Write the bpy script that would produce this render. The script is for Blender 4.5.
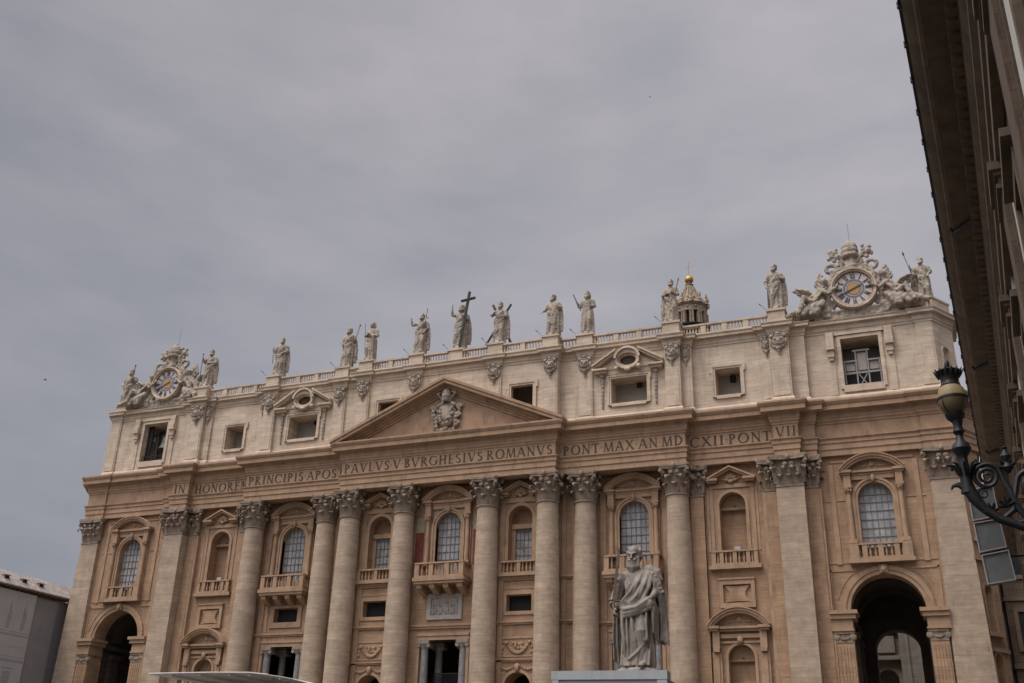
import bpy, bmesh, math, random
from mathutils import Vector, Matrix, noise
from mathutils.geometry import tessellate_polygon

for o in list(bpy.data.objects):
    bpy.data.objects.remove(o)
SC = bpy.context.scene
COL = SC.collection
PI = math.pi
sin, cos, R = math.sin, math.cos, math.radians

# ------------------------------------------------------------------ camera
CAM = Vector((51.9315, -111.4225, 1.70))
rt = Vector((0.93038559, 0.36561543, 0.02660836))
up = Vector((0.12732646, -0.3903679, 0.91181186))
fw = Vector((-0.34375954, 0.84494867, 0.40974519))
cd = bpy.data.cameras.new('camera')
cam = bpy.data.objects.new('camera', cd)
COL.objects.link(cam)
cam.matrix_world = Matrix(((rt.x, up.x, -fw.x, CAM.x), (rt.y, up.y, -fw.y, CAM.y),
                           (rt.z, up.z, -fw.z, CAM.z), (0, 0, 0, 1)))
cd.sensor_fit = 'HORIZONTAL'; cd.sensor_width = 36.0
cd.lens = 1042.94 / 1024 * 36.0
cd.clip_end = 6000; cd.clip_start = 0.1
SC.camera = cam

# ------------------------------------------------------------------ sky, sun, exposure
SUN_EL, SUN_AZ = R(62), R(218)          # azimuth clockwise from +y; behind the camera, to the left
SUN_STRENGTH = 1.5
SKY_GAIN = 3.0
world = bpy.data.worlds.new('World'); SC.world = world
world.use_nodes = True
wt = world.node_tree; wt.nodes.clear()
def wn(t, **k):
    n = wt.nodes.new(t)
    for a, b in k.items(): setattr(n, a, b)
    return n
w_out = wn('ShaderNodeOutputWorld'); w_bg = wn('ShaderNodeBackground')
w_bg.inputs['Strength'].default_value = 0.1
sky = wn('ShaderNodeTexSky', sky_type='NISHITA', sun_disc=False)
sky.sun_elevation = SUN_EL; sky.sun_rotation = SUN_AZ
sky.air_density = 1.5; sky.dust_density = 4.0
tc = wn('ShaderNodeTexCoord')
mp = wn('ShaderNodeMapping'); mp.inputs['Scale'].default_value = (1.0, 1.0, 2.6)
mp.inputs['Rotation'].default_value = (0.2, 0.25, 0.4)
n1 = wn('ShaderNodeTexNoise'); n1.inputs['Scale'].default_value = 1.9; n1.inputs['Detail'].default_value = 7; n1.inputs['Roughness'].default_value = .52
n1.inputs['Distortion'].default_value = .35
n2 = wn('ShaderNodeTexNoise'); n2.inputs['Scale'].default_value = 8.0; n2.inputs['Detail'].default_value = 5; n2.inputs['Roughness'].default_value = .5
mixn = wn('ShaderNodeMath', operation='MULTIPLY_ADD'); mixn.inputs[1].default_value = .5
ramp = wn('ShaderNodeValToRGB')
ramp.color_ramp.elements[0].position = .56; ramp.color_ramp.elements[0].color = (.83, .84, .905, 1)
ramp.color_ramp.elements[1].position = .94; ramp.color_ramp.elements[1].color = (1.15, 1.10, 1.135, 1)
# the hidden sun brightens the cloud deck on its side and overhead (a real overcast sky)
dotn = wn('ShaderNodeVectorMath', operation='DOT_PRODUCT')
sd = Vector((sin(SUN_AZ) * cos(SUN_EL), cos(SUN_AZ) * cos(SUN_EL), sin(SUN_EL)))
dotn.inputs[1].default_value = sd
glow = wn('ShaderNodeMapRange'); glow.inputs[1].default_value = 0.56; glow.inputs[2].default_value = 1.0
glow.inputs[3].default_value = 1.0; glow.inputs[4].default_value = 7.5
glow.interpolation_type = 'SMOOTHSTEP'
gm = wn('ShaderNodeMath', operation='MULTIPLY'); gm.inputs[1].default_value = SKY_GAIN
cl = wn('ShaderNodeMix', data_type='RGBA', blend_type='MULTIPLY'); cl.inputs[0].default_value = 1
fin = wn('ShaderNodeMix', data_type='RGBA'); fin.inputs[0].default_value = .94
L = wt.links.new
L(tc.outputs['Generated'], mp.inputs[0]); L(mp.outputs[0], n1.inputs[0]); L(mp.outputs[0], n2.inputs[0])
L(n2.outputs[0], mixn.inputs[0]); L(n1.outputs[0], mixn.inputs[2]); L(mixn.outputs[0], ramp.inputs[0])
L(tc.outputs['Generated'], dotn.inputs[0]); L(dotn.outputs['Value'], glow.inputs[0])
# the deck is thinner and brighter towards the right-hand half of the sky
sd2 = wn('ShaderNodeVectorMath', operation='DOT_PRODUCT'); sd2.inputs[1].default_value = (-.975, -.229, -.346)
sm2 = wn('ShaderNodeMapRange'); sm2.inputs[1].default_value = -.4; sm2.inputs[2].default_value = .45; sm2.inputs[3].default_value = 1.17; sm2.inputs[4].default_value = .90
gl2 = wn('ShaderNodeMath', operation='MULTIPLY')
L(tc.outputs['Generated'], sd2.inputs[0]); L(sd2.outputs['Value'], sm2.inputs[0]); L(glow.outputs[0], gl2.inputs[0]); L(sm2.outputs[0], gl2.inputs[1]); L(gl2.outputs[0], gm.inputs[0])
cmb = wn('ShaderNodeCombineColor')
for i in range(3): L(gm.outputs[0], cmb.inputs[i])
hz = wn('ShaderNodeVectorMath', operation='DOT_PRODUCT'); hz.inputs[1].default_value = Vector((-.62, .55, -1.05))
hm = wn('ShaderNodeMapRange'); hm.inputs[1].default_value = -.15; hm.inputs[2].default_value = .75; hm.interpolation_type = 'SMOOTHSTEP'
ht = wn('ShaderNodeMix', data_type='RGBA'); ht.inputs[6].default_value = (1.0, .985, 1.012, 1); ht.inputs[7].default_value = (.95, .988, 1.065, 1)
hx = wn('ShaderNodeMix', data_type='RGBA', blend_type='MULTIPLY'); hx.inputs[0].default_value = 1
L(tc.outputs['Generated'], hz.inputs[0]); L(hz.outputs['Value'], hm.inputs[0]); L(hm.outputs[0], ht.inputs[0])
L(ramp.outputs[0], hx.inputs[6]); L(ht.outputs[2], hx.inputs[7])
L(hx.outputs[2], cl.inputs[6]); L(cmb.outputs[0], cl.inputs[7])
L(sky.outputs[0], fin.inputs[6]); L(cl.outputs[2], fin.inputs[7])
L(fin.outputs[2], w_bg.inputs[0]); L(w_bg.outputs[0], w_out.inputs[0])

sl = bpy.data.lights.new('sun', 'SUN'); sl.energy = SUN_STRENGTH; sl.angle = R(22); sl.color = (1, .95, .88)
so = bpy.data.objects.new('sun', sl); COL.objects.link(so)
so.rotation_euler = (-sd).to_track_quat('-Z', 'Y').to_euler(); so.location = (0, -150, 200)
SC.view_settings.view_transform = 'Standard'; SC.view_settings.look = 'None'
SC.view_settings.exposure = 0.3; SC.view_settings.gamma = 1.0
SC.view_settings.use_curve_mapping = False

# ------------------------------------------------------------------ materials
def mat(name, base, rough=.85, var=.12, scale=.5, course=None, mortar=.75, stain=0., stain_col=(.12, .105, .09), metal=0., bump=.12, bscale=6., streak=1., spec=.3, tint=None):
    m = bpy.data.materials.new(name); m.use_nodes = True
    t = m.node_tree; b = t.nodes['Principled BSDF']
    def nn(ty, **k):
        n = t.nodes.new(ty)
        for a, v in k.items(): setattr(n, a, v)
        return n
    l = t.links.new
    b.inputs['Roughness'].default_value = rough; b.inputs['Metallic'].default_value = metal
    b.inputs['Specular IOR Level'].default_value = spec
    g = nn('ShaderNodeNewGeometry')
    n1 = nn('ShaderNodeTexNoise'); n1.inputs['Scale'].default_value = scale; n1.inputs['Detail'].default_value = 6; n1.inputs['Roughness'].default_value = .6
    l(g.outputs['Position'], n1.inputs[0])
    r = nn('ShaderNodeValToRGB')
    c2 = tint or tuple(min(1, c * (1 + var)) for c in base)
    c1 = tuple(c * (1 - var) for c in base)
    r.color_ramp.elements[0].position = .3; r.color_ramp.elements[0].color = (*c1, 1)
    r.color_ramp.elements[1].position = .7; r.color_ramp.elements[1].color = (*c2, 1)
    l(n1.outputs[0], r.inputs[0]); col = r.outputs[0]
    height = None
    if course:
        w, h = course
        sx = nn('ShaderNodeSeparateXYZ'); l(g.outputs['Position'], sx.inputs[0])
        ma = nn('ShaderNodeMath', operation='MULTIPLY_ADD'); ma.inputs[1].default_value = .8
        l(sx.outputs[1], ma.inputs[0]); l(sx.outputs[0], ma.inputs[2])
        cx = nn('ShaderNodeCombineXYZ'); l(ma.outputs[0], cx.inputs[0]); l(sx.outputs[2], cx.inputs[1])
        bt = nn('ShaderNodeTexBrick'); l(cx.outputs[0], bt.inputs[0])
        bt.inputs['Scale'].default_value = 1; bt.inputs['Brick Width'].default_value = w; bt.inputs['Row Height'].default_value = h
        bt.inputs['Mortar Size'].default_value = .025; bt.inputs['Mortar Smooth'].default_value = .3; bt.inputs['Bias'].default_value = 0
        bt.inputs['Color1'].default_value = (.91, .90, .89, 1); bt.inputs['Color2'].default_value = (1.07, 1.065, 1.055, 1)
        bt.inputs['Mortar'].default_value = (mortar, mortar, mortar, 1)
        mx = nn('ShaderNodeMix', data_type='RGBA', blend_type='MULTIPLY'); mx.inputs[0].default_value = 1
        l(col, mx.inputs[6]); l(bt.outputs[0], mx.inputs[7]); col = mx.outputs[2]; height = bt.outputs[1]
    if course:
        mb_ = nn('ShaderNodeMapping'); mb_.inputs['Scale'].default_value = (.55, .55, 5.2); l(g.outputs['Position'], mb_.inputs[0])
        nb = nn('ShaderNodeTexNoise'); nb.inputs['Scale'].default_value = 1.0; nb.inputs['Detail'].default_value = 6; nb.inputs['Roughness'].default_value = .65; l(mb_.outputs[0], nb.inputs[0])
        mrb = nn('ShaderNodeMapRange'); mrb.inputs[1].default_value = .3; mrb.inputs[2].default_value = .7; mrb.inputs[3].default_value = .8; mrb.inputs[4].default_value = 1.17; l(nb.outputs[0], mrb.inputs[0])
        cb = nn('ShaderNodeCombineColor')
        for i in range(3): l(mrb.outputs[0], cb.inputs[i])
        mxb = nn('ShaderNodeMix', data_type='RGBA', blend_type='MULTIPLY'); mxb.inputs[0].default_value = 1
        l(col, mxb.inputs[6]); l(cb.outputs[0], mxb.inputs[7]); col = mxb.outputs[2]
    if stain:
        mp = nn('ShaderNodeMapping'); mp.inputs['Scale'].default_value = (.9, .9, .9 / (1 + 3 * streak))
        l(g.outputs['Position'], mp.inputs[0])
        n2 = nn('ShaderNodeTexNoise'); n2.inputs['Scale'].default_value = scale * 2.2; n2.inputs['Detail'].default_value = 8; n2.inputs['Roughness'].default_value = .68
        l(mp.outputs[0], n2.inputs[0])
        mr = nn('ShaderNodeMapRange'); mr.inputs[1].default_value = .5; mr.inputs[2].default_value = .72; mr.inputs[4].default_value = stain
        l(n2.outputs[0], mr.inputs[0])
        mx = nn('ShaderNodeMix', data_type='RGBA'); l(mr.outputs[0], mx.inputs[0]); l(col, mx.inputs[6])
        mx.inputs[7].default_value = (*stain_col, 1); col = mx.outputs[2]
    l(col, b.inputs['Base Color'])
    if bump:
        n3 = nn('ShaderNodeTexNoise'); n3.inputs['Scale'].default_value = bscale; n3.inputs['Detail'].default_value = 5
        l(g.outputs['Position'], n3.inputs[0]); h = n3.outputs[0]
        if height is not None:
            m2 = nn('ShaderNodeMath', operation='SUBTRACT'); l(h, m2.inputs[0]); l(height, m2.inputs[1]); h = m2.outputs[0]
        bp = nn('ShaderNodeBump'); bp.inputs['Strength'].default_value = bump; bp.inputs['Distance'].default_value = .08
        l(h, bp.inputs['Height']); l(bp.outputs[0], b.inputs['Normal'])
    return m

M = {}
M['cream'] = mat('pale_travertine', (.52, .425, .325), course=(2.6, .62), var=.10, scale=.5, stain=.5, stain_col=(.25, .195, .145), mortar=.88)
M['column'] = mat('column_travertine', (.37, .285, .207), course=(3.1, .95), var=.13, scale=.9, stain=.5, stain_col=(.21, .165, .125), mortar=.84, streak=.4)
M['wall'] = mat('warm_travertine', (.335, .217, .134), course=(2.4, .8), var=.14, scale=.5, stain=.6, stain_col=(.155, .10, .062), mortar=.82)
M['trim'] = mat('warm_trim_stone', (.345, .228, .144), var=.16, scale=.7, stain=.6, stain_col=(.145, .098, .064), streak=.3)
M['cap'] = mat('capital_stone', (.26, .20, .148), var=.25, scale=1.3, stain=.7, stain_col=(.09, .075, .06), streak=.3)
M['statue'] = mat('statue_travertine', (.335, .28, .222), var=.28, scale=1.1, stain=.85, stain_col=(.12, .105, .09), streak=.5, bscale=3, bump=.2)
M['marble'] = mat('grey_marble', (.235, .2, .165), var=.22, scale=1.6, stain=.85, stain_col=(.11, .095, .08), streak=.8, bscale=8, bump=.1, rough=.6)
M['relief'] = mat('pale_marble_relief', (.36, .33, .295), var=.12, scale=2, stain=.4, stain_col=(.2, .19, .18))
M['court'] = mat('courtyard_stone', (.20, .17, .14), course=(2.2, .8), var=.12, scale=.4, stain=.3)
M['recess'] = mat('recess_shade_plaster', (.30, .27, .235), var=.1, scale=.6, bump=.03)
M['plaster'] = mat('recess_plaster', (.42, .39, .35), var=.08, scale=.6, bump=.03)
M['letter'] = mat('letter_bronze', (.06, .042, .03), var=.2, rough=.6, bump=0)
M['dark'] = mat('shade_dark_stone', (.07, .055, .044), course=(2.2, .8), var=.2, scale=.4, stain=.4, stain_col=(.05, .04, .035))  # stone of unlit interiors, their shade put into its colour
M['glass'] = mat('leaded_glass', (.29, .285, .28), rough=.5, var=.3, scale=1.3, bump=.02, spec=.2, stain=.6, stain_col=(.13, .13, .135), streak=2.5)
M['lattice'] = mat('window_lead', (.15, .145, .14), rough=.6, bump=0)
M['bronze'] = mat('dark_bronze', (.085, .092, .082), rough=.55, metal=.3, var=.25, scale=3, bump=.05)
M['iron'] = mat('black_iron', (.03, .03, .032), rough=.5, metal=.4, var=.3, scale=5, bump=.08, bscale=20)
M['gold'] = mat('gilded_bronze', (.46, .28, .07), rough=.5, metal=.7, var=.15, scale=2, bump=.02)
M['porphyry'] = mat('granite_column', (.20, .19, .185), var=.3, scale=3, bump=.02, rough=.5)
M['red'] = mat('red_marble_panel', (.16, .045, .032), var=.25, scale=1.5, bump=.04)
M['green'] = mat('green_marble_panel', (.30, .265, .18), var=.2, scale=1.5, bump=.04)
M['dialwhite'] = mat('dial_enamel', (.46, .42, .37), var=.08, scale=1, bump=0, rough=.5)
M['dialblue'] = mat('dial_blue_ring', (.145, .13, .15), var=.2, scale=2, bump=0, rough=.5)
M['dialred'] = mat('dial_red_rim', (.20, .07, .06), var=.2, scale=2, bump=0, rough=.5)
M['dialgold'] = mat('dial_gold_centre', (.40, .22, .07), var=.15, scale=2, bump=0, rough=.5)
M['dialnum'] = mat('dial_numeral_blue', (.07, .062, .08), var=.1, bump=0)
M['paint'] = mat('pale_painted_timber', (.25, .245, .24), var=.1, scale=1, bump=.02)
M['dusk'] = mat('shade_and_black_parts', (.02, .02, .02), var=.2, bump=0)  # near-black: inner shade of openings put into the colour; also black fittings
M['ground'] = mat('cobbles', (.075, .07, .066), course=(.14, .12), var=.2, scale=.3, mortar=.5)
M['steps'] = mat('step_travertine', (.24, .22, .19), course=(2, .6), var=.12, scale=.4, stain=.4)
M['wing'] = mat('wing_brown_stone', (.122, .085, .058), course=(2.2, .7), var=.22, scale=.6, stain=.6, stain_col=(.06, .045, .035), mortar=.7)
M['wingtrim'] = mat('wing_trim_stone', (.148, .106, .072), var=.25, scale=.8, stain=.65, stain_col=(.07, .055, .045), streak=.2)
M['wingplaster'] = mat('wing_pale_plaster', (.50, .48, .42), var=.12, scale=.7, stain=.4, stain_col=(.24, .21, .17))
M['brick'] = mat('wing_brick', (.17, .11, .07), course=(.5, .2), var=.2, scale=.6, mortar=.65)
M['sheet'] = mat('printed_scaffold_sheet', (.41, .40, .40), var=.06, scale=.5, bump=.08, bscale=.9)
M['sheetdark'] = mat('grey_scaffold_sheet', (.24, .235, .235), var=.08, scale=.5, bump=.1, bscale=.9)
M['print'] = mat('sheet_print_ink', (.30, .295, .295), var=.1, scale=1, bump=0)
M['roof'] = mat('pale_roof_covering', (.42, .37, .34), var=.22, scale=1.6, stain=.4, course=(.5, .35))
M['canopy'] = mat('canopy_fabric', (.50, .48, .45), var=.05, scale=.6, bump=.05, bscale=1.5)
M['canopyedge'] = mat('canopy_edge', (.68, .66, .63), var=.05, bump=0)
M['screen'] = mat('grey_sheet_metal', (.36, .38, .38), rough=.5, var=.08, scale=.7, bump=.02, stain=.45, stain_col=(.22, .22, .21), streak=2)
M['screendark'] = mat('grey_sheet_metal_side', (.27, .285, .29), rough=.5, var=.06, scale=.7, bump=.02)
M['panel'] = mat('loudspeaker_grille', (.115, .12, .12), rough=.7, var=.12, scale=5, bump=.1, bscale=120)
M['panelframe'] = mat('loudspeaker_frame', (.33, .30, .28), rough=.6, var=.1, bump=0)
M['lampglass'] = mat('lamp_opal_glass', (.27, .205, .105), rough=.5, var=.1, scale=4, bump=0, spec=.25)
M['lampglass_low'] = mat('lamp_amber_glass', (.14, .105, .05), rough=.3, var=.12, scale=4, bump=0, spec=.5)
M['lead'] = mat('lead_roof', (.22, .225, .23), var=.15, scale=.6)
M['bird'] = mat('bird_feathers', (.05, .05, .055), bump=0)
M['lantern'] = mat('lantern_travertine', (.30, .228, .158), var=.2, scale=.7, stain=.6, stain_col=(.12, .10, .08))

# ------------------------------------------------------------------ mesh builder
class MB:
    def __init__(s): s.v = []; s.f = []
    def add(s, vs, fs):
        b = len(s.v); s.v += [tuple(v) for v in vs]; s.f += [tuple(i + b for i in f) for f in fs]; return s
    def merge(s, o, mtx=None):
        return s.add([mtx @ Vector(v) for v in o.v] if mtx else o.v, o.f)
    def box(s, x0, x1, y0, y1, z0, z1):
        if x0 > x1: x0, x1 = x1, x0
        if y0 > y1: y0, y1 = y1, y0
        if z0 > z1: z0, z1 = z1, z0
        return s.add([(x0, y0, z0), (x1, y0, z0), (x1, y1, z0), (x0, y1, z0), (x0, y0, z1), (x1, y0, z1), (x1, y1, z1), (x0, y1, z1)],
                     [(3, 2, 1, 0), (4, 5, 6, 7), (0, 1, 5, 4), (1, 2, 6, 5), (2, 3, 7, 6), (3, 0, 4, 7)])
    def prism(s, poly, y0, y1):            # poly in (x,z), extruded along y
        n = len(poly)
        a = sum(poly[i][0] * poly[(i + 1) % n][1] - poly[(i + 1) % n][0] * poly[i][1] for i in range(n))
        if a < 0: poly = poly[::-1]
        vs = [(x, y0, z) for x, z in poly] + [(x, y1, z) for x, z in poly]
        return s.add(vs, [tuple(range(n)), tuple(range(2 * n - 1, n - 1, -1))] + [(i, i + n, (i + 1) % n + n, (i + 1) % n) for i in range(n)])
    def band(s, inner, outer, y0, y1):     # open ribbon between two polylines in (x,z), solid
        n = len(inner); vs = []
        for (a, b) in zip(inner, outer):
            vs += [(a[0], y0, a[1]), (b[0], y0, b[1]), (b[0], y1, b[1]), (a[0], y1, a[1])]
        fs = []
        for i in range(n - 1):
            for k in range(4):
                fs.append((4 * i + k, 4 * i + (k + 1) % 4, 4 * i + 4 + (k + 1) % 4, 4 * i + 4 + k))
        fs += [(0, 1, 2, 3), (4 * n - 1, 4 * n - 2, 4 * n - 3, 4 * n - 4)]
        return s.add(vs, fs)
    def arch(s, cx, cz, ri, ro, y0, y1, a0=0., a1=PI, n=20, ex=1.):
        P = lambda r, t: (cx + r * ex * cos(t), cz + r * sin(t))
        ts = [a0 + (a1 - a0) * i / n for i in range(n + 1)]
        return s.band([P(ri, t) for t in ts], [P(ro, t) for t in ts], y0, y1)
    def lathe(s, prof, c=(0, 0, 0), n=24, a0=0., a1=2 * PI, sx=1., sy=1., axis='z', cap=True):
        full = abs(a1 - a0 - 2 * PI) < 1e-6; m = n if full else n + 1; vs = []; fs = []
        for r, z in prof:
            for i in range(m):
                a = a0 + (a1 - a0) * i / n
                p = (r * cos(a) * sx, r * sin(a) * sy, z)
                if axis == 'y': p = (p[0], -p[2], p[1])
                vs.append((c[0] + p[0], c[1] + p[1], c[2] + p[2]))
        for j in range(len(prof) - 1):
            for i in range(n):
                k = (i + 1) % m
                fs.append((j * m + i, j * m + k, (j + 1) * m + k, (j + 1) * m + i))
        if full and cap:
            if prof[0][0] > 1e-4: fs.append(tuple(range(m - 1, -1, -1)))
            if prof[-1][0] > 1e-4: fs.append(tuple((len(prof) - 1) * m + i for i in range(m)))
        return s.add(vs, fs)
    def tube(s, pts, rad, n=8, flat=1.):
        pts = [Vector(p) for p in pts]; k = len(pts)
        if not hasattr(rad, '__len__'): rad = [rad] * k
        vs = []; fs = []; prev = None
        for i, p in enumerate(pts):
            t = (pts[min(i + 1, k - 1)] - pts[max(i - 1, 0)]).normalized()
            if prev is None:
                a = Vector((0, 0, 1)) if abs(t.z) < .9 else Vector((1, 0, 0))
                u = t.cross(a).normalized()
            else:
                u = (prev - t * prev.dot(t)).normalized()
            prev = u; w = t.cross(u)
            for j in range(n):
                a = 2 * PI * j / n
                vs.append(p + (u * cos(a) + w * sin(a) * flat) * rad[i])
        for i in range(k - 1):
            for j in range(n):
                m = (j + 1) % n
                fs.append((i * n + j, i * n + m, (i + 1) * n + m, (i + 1) * n + j))
        fs.append(tuple(range(n - 1, -1, -1))); fs.append(tuple((k - 1) * n + j for j in range(n)))
        return s.add(vs, fs)
    def ball(s, c, r, n=12, m=8, rot=None):
        if not hasattr(r, '__len__'): r = (r, r, r)
        vs = [(0, 0, -r[2])]; fs = []
        for j in range(1, m):
            t = PI * j / m
            for i in range(n):
                a = 2 * PI * i / n; vs.append((r[0] * sin(t) * cos(a), r[1] * sin(t) * sin(a), -r[2] * cos(t)))
        vs.append((0, 0, r[2])); e = len(vs) - 1
        for i in range(n):
            fs.append((0, 1 + (i + 1) % n, 1 + i)); fs.append((e, 1 + (m - 2) * n + i, 1 + (m - 2) * n + (i + 1) % n))
        for j in range(m - 2):
            for i in range(n):
                fs.append((1 + j * n + i, 1 + j * n + (i + 1) % n, 1 + (j + 1) * n + (i + 1) % n, 1 + (j + 1) * n + i))
        c = Vector(c); vs = [c + (rot @ Vector(v) if rot else Vector(v)) for v in vs]
        return s.add(vs, fs)
    def sweep(s, path, prof, closed_prof=False):
        # path in plan (x,y) left to right, profile (out, z); out is measured to the right-hand side of travel (towards -y)
        n = len(path); offs = []
        P = [Vector(p) for p in path]
        for i in range(n):
            ns = []
            for a, b in ((i - 1, i), (i, i + 1)):
                if a < 0 or b >= n: continue
                d = (P[b] - P[a]).normalized(); ns.append(Vector((d.y, -d.x)))
            if len(ns) == 1: offs.append(ns[0])
            else:
                m = ns[0] + ns[1]; offs.append(m / max(.15, m.dot(ns[0])))
        k = len(prof); vs = []; fs = []
        for p, o in zip(P, offs):
            for out, z in prof: vs.append((p.x + o.x * out, p.y + o.y * out, z))
        for i in range(n - 1):
            for j in range(k - 1 if not closed_prof else k):
                q = (j + 1) % k
                fs.append((i * k + j, (i + 1) * k + j, (i + 1) * k + q, i * k + q))
        fs.append(tuple(range(k))); fs.append(tuple((n - 1) * k + j for j in range(k - 1, -1, -1)))
        return s.add(vs, fs)
    def flat_poly(s, outer, holes, y):
        loops = [[Vector((x, z, 0)) for x, z in lp] for lp in [outer] + holes]
        tris = tessellate_polygon(loops); pts = [p for lp in loops for p in lp]
        fs = []
        for t in tris:
            a, b, c = (pts[i] for i in t)
            fs.append(t if (b - a).cross(c - a).z > 0 else t[::-1])
        return s.add([(p.x, y, p.y) for p in pts], fs)
    def reveal(s, loop, y0, y1, back=False):
        n = len(loop)
        s.add([(x, y0, z) for x, z in loop] + [(x, y1, z) for x, z in loop], [(i, (i + 1) % n, (i + 1) % n + n, i + n) for i in range(n)])
        if back: s.flat_poly(loop, [], y1)
        return s
    def mesh(s, name, m, smooth=35, clean=True):
        me = bpy.data.meshes.new(name); me.from_pydata(s.v, [], s.f)
        if clean:
            bm = bmesh.new(); bm.from_mesh(me)
            bmesh.ops.recalc_face_normals(bm, faces=bm.faces)
            bm.to_mesh(me); bm.free()
        if m: me.materials.append(M[m])
        if smooth:
            me.polygons.foreach_set('use_smooth', [True] * len(me.polygons)); me.set_sharp_from_angle(angle=R(smooth))
        me.update(); return me
    def build(s, name, m, parent=None, loc=None, smooth=35, label=None):
        return link(name, s.mesh(name, m, smooth), parent, loc, label)

def link(name, me, parent=None, loc=None, label=None, rot=None, scale=None):
    """loc None: the mesh is in world coordinates."""
    o = bpy.data.objects.new(name, me); COL.objects.link(o)
    if loc is not None: o.location = loc
    if rot is not None: o.rotation_euler = rot
    if scale is not None: o.scale = scale
    if parent is not None:
        o.parent = parent; o.matrix_parent_inverse = world_of(parent).inverted()
    if label: o['label'] = label
    return o
def world_of(o):
    m = Matrix.LocRotScale(o.location, o.rotation_euler, o.scale)
    return world_of(o.parent) @ o.matrix_parent_inverse @ m if o.parent else m
def tag(o, label, cat, group=None, kind=None):
    o['label'] = label; o['category'] = cat
    if group: o['group'] = group
    if kind: o['kind'] = kind
    return o
def thing(name, label, cat, loc=(0, 0, 0), group=None, rot=0):
    o = bpy.data.objects.new(name, None); COL.objects.link(o); o.location = loc; o.rotation_euler = (0, 0, rot)
    return tag(o, label, cat, group)
def structure(o): o['kind'] = 'structure'; return o
def copy_tree(o, parent=None):
    c = o.copy(); COL.objects.link(c)
    if parent is not None: c.parent = parent
    for ch in list(o.children): copy_tree(ch, c)
    return c
def rect(x0, x1, z0, z1): return [(x0, z0), (x1, z0), (x1, z1), (x0, z1)]
def arched(cx, hw, z0, spring, n=16, rise=None):
    r = hw if rise is None else rise
    return [(cx - hw, z0), (cx + hw, z0)] + [(cx + hw * cos(PI * i / n), spring + r * sin(PI * i / n)) for i in range(n + 1)]
# ================================================================== GROUND
g = MB(); g.box(-3000, 3000, -3000, 3000, -1, 0); structure(g.build('ground', 'ground', smooth=0))
g = MB()
for i in range(20):
    g.box(-66 + i * .15, 66 - i * .15, -52 + i * 1.0, 60, .004 + i * .42, .004 + (i + 1) * .42)
structure(g.build('stairs', 'steps', smooth=0))
ZB = 8.42

# ================================================================== BASILICA
BAS = thing('basilica', 'long travertine basilica front with giant columns, attic storey and Latin inscription', 'basilica', (0, 0, ZB))
A6, A5, A4, A3, A2, A1 = 5.39, 12.77, 16.82, 27.38, 39.52, 54.7
W0, W2, W3, W4 = -1.75, -.35, -.6, -.4

def plan(half, end_r, end_l):
    pts = []
    for x0, x1, y in half:
        for x in (x0, x1):
            if x > 1e-6: pts.append((x, y))
    full = [(-x, y) for x, y in reversed(pts)] + pts
    full = [(-x, y) for x, y in reversed(end_l)] + full + list(end_r)
    out = []
    for p in full:
        if out and abs(out[-1][0] - p[0]) < 1e-6 and abs(out[-1][1] - p[1]) < 1e-6: continue
        if len(out) > 1 and abs(out[-1][1] - p[1]) < 1e-6 and abs(out[-2][1] - p[1]) < 1e-6: out.pop()
        out.append(p)
    return out

def balus(mb, x0, x1, y, z0, z1, piers=(), dep=.34, pw=.5, step=.42, nseg=6, rail=.18, plinth=.22):
    mb.box(x0, x1, y - dep / 2 - .05, y + dep / 2 + .05, z0, z0 + plinth)
    mb.box(x0, x1, y - dep / 2 - .07, y + dep / 2 + .07, z1 - rail, z1)
    xs = sorted(piers)
    for p in xs: mb.box(p - pw / 2, p + pw / 2, y - dep / 2 - .02, y + dep / 2 + .02, z0 + plinth - .01, z1 - rail + .01)
    h = z1 - rail - z0 - plinth; b = z0 + plinth
    edges = [x0] + [e for p in xs for e in (p - pw / 2, p + pw / 2)] + [x1]
    for a, c in zip(edges[0::2], edges[1::2]):
        w = c - a
        if w < .3: continue
        k = max(1, int(w / step))
        for i in range(k):
            x = a + w * (i + .5) / k; r = min(.14, w / k * .36)
            mb.lathe([(r * .9, b), (r * .55, b + h * .12), (r, b + h * .35), (r * .5, b + h * .7), (r * .9, b + h)], (x, y, 0), nseg)

def lumps(mb, cx, y, cz, w, h, n, r, seed=0, shape=None, dep=.6):
    rg = random.Random(seed)
    for i in range(n):
        u, v = rg.uniform(-1, 1), rg.uniform(-1, 1)
        if shape and not shape(u, v): continue
        q = r * rg.uniform(.6, 1.3)
        mb.ball((cx + u * w / 2, y, cz + v * h / 2), (q, q * dep, q * rg.uniform(.8, 1.4)), 7, 5)

def swag(mb, x0, x1, y, z, sag, r, n=9):
    for i in range(n):
        t = i / (n - 1); x = x0 + (x1 - x0) * t; zz = z - sag * 4 * t * (1 - t)
        q = r * (.6 + .8 * 4 * t * (1 - t) / 1.5)
        mb.ball((x, y, zz), (q, q * .7, q), 7, 5)

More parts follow.
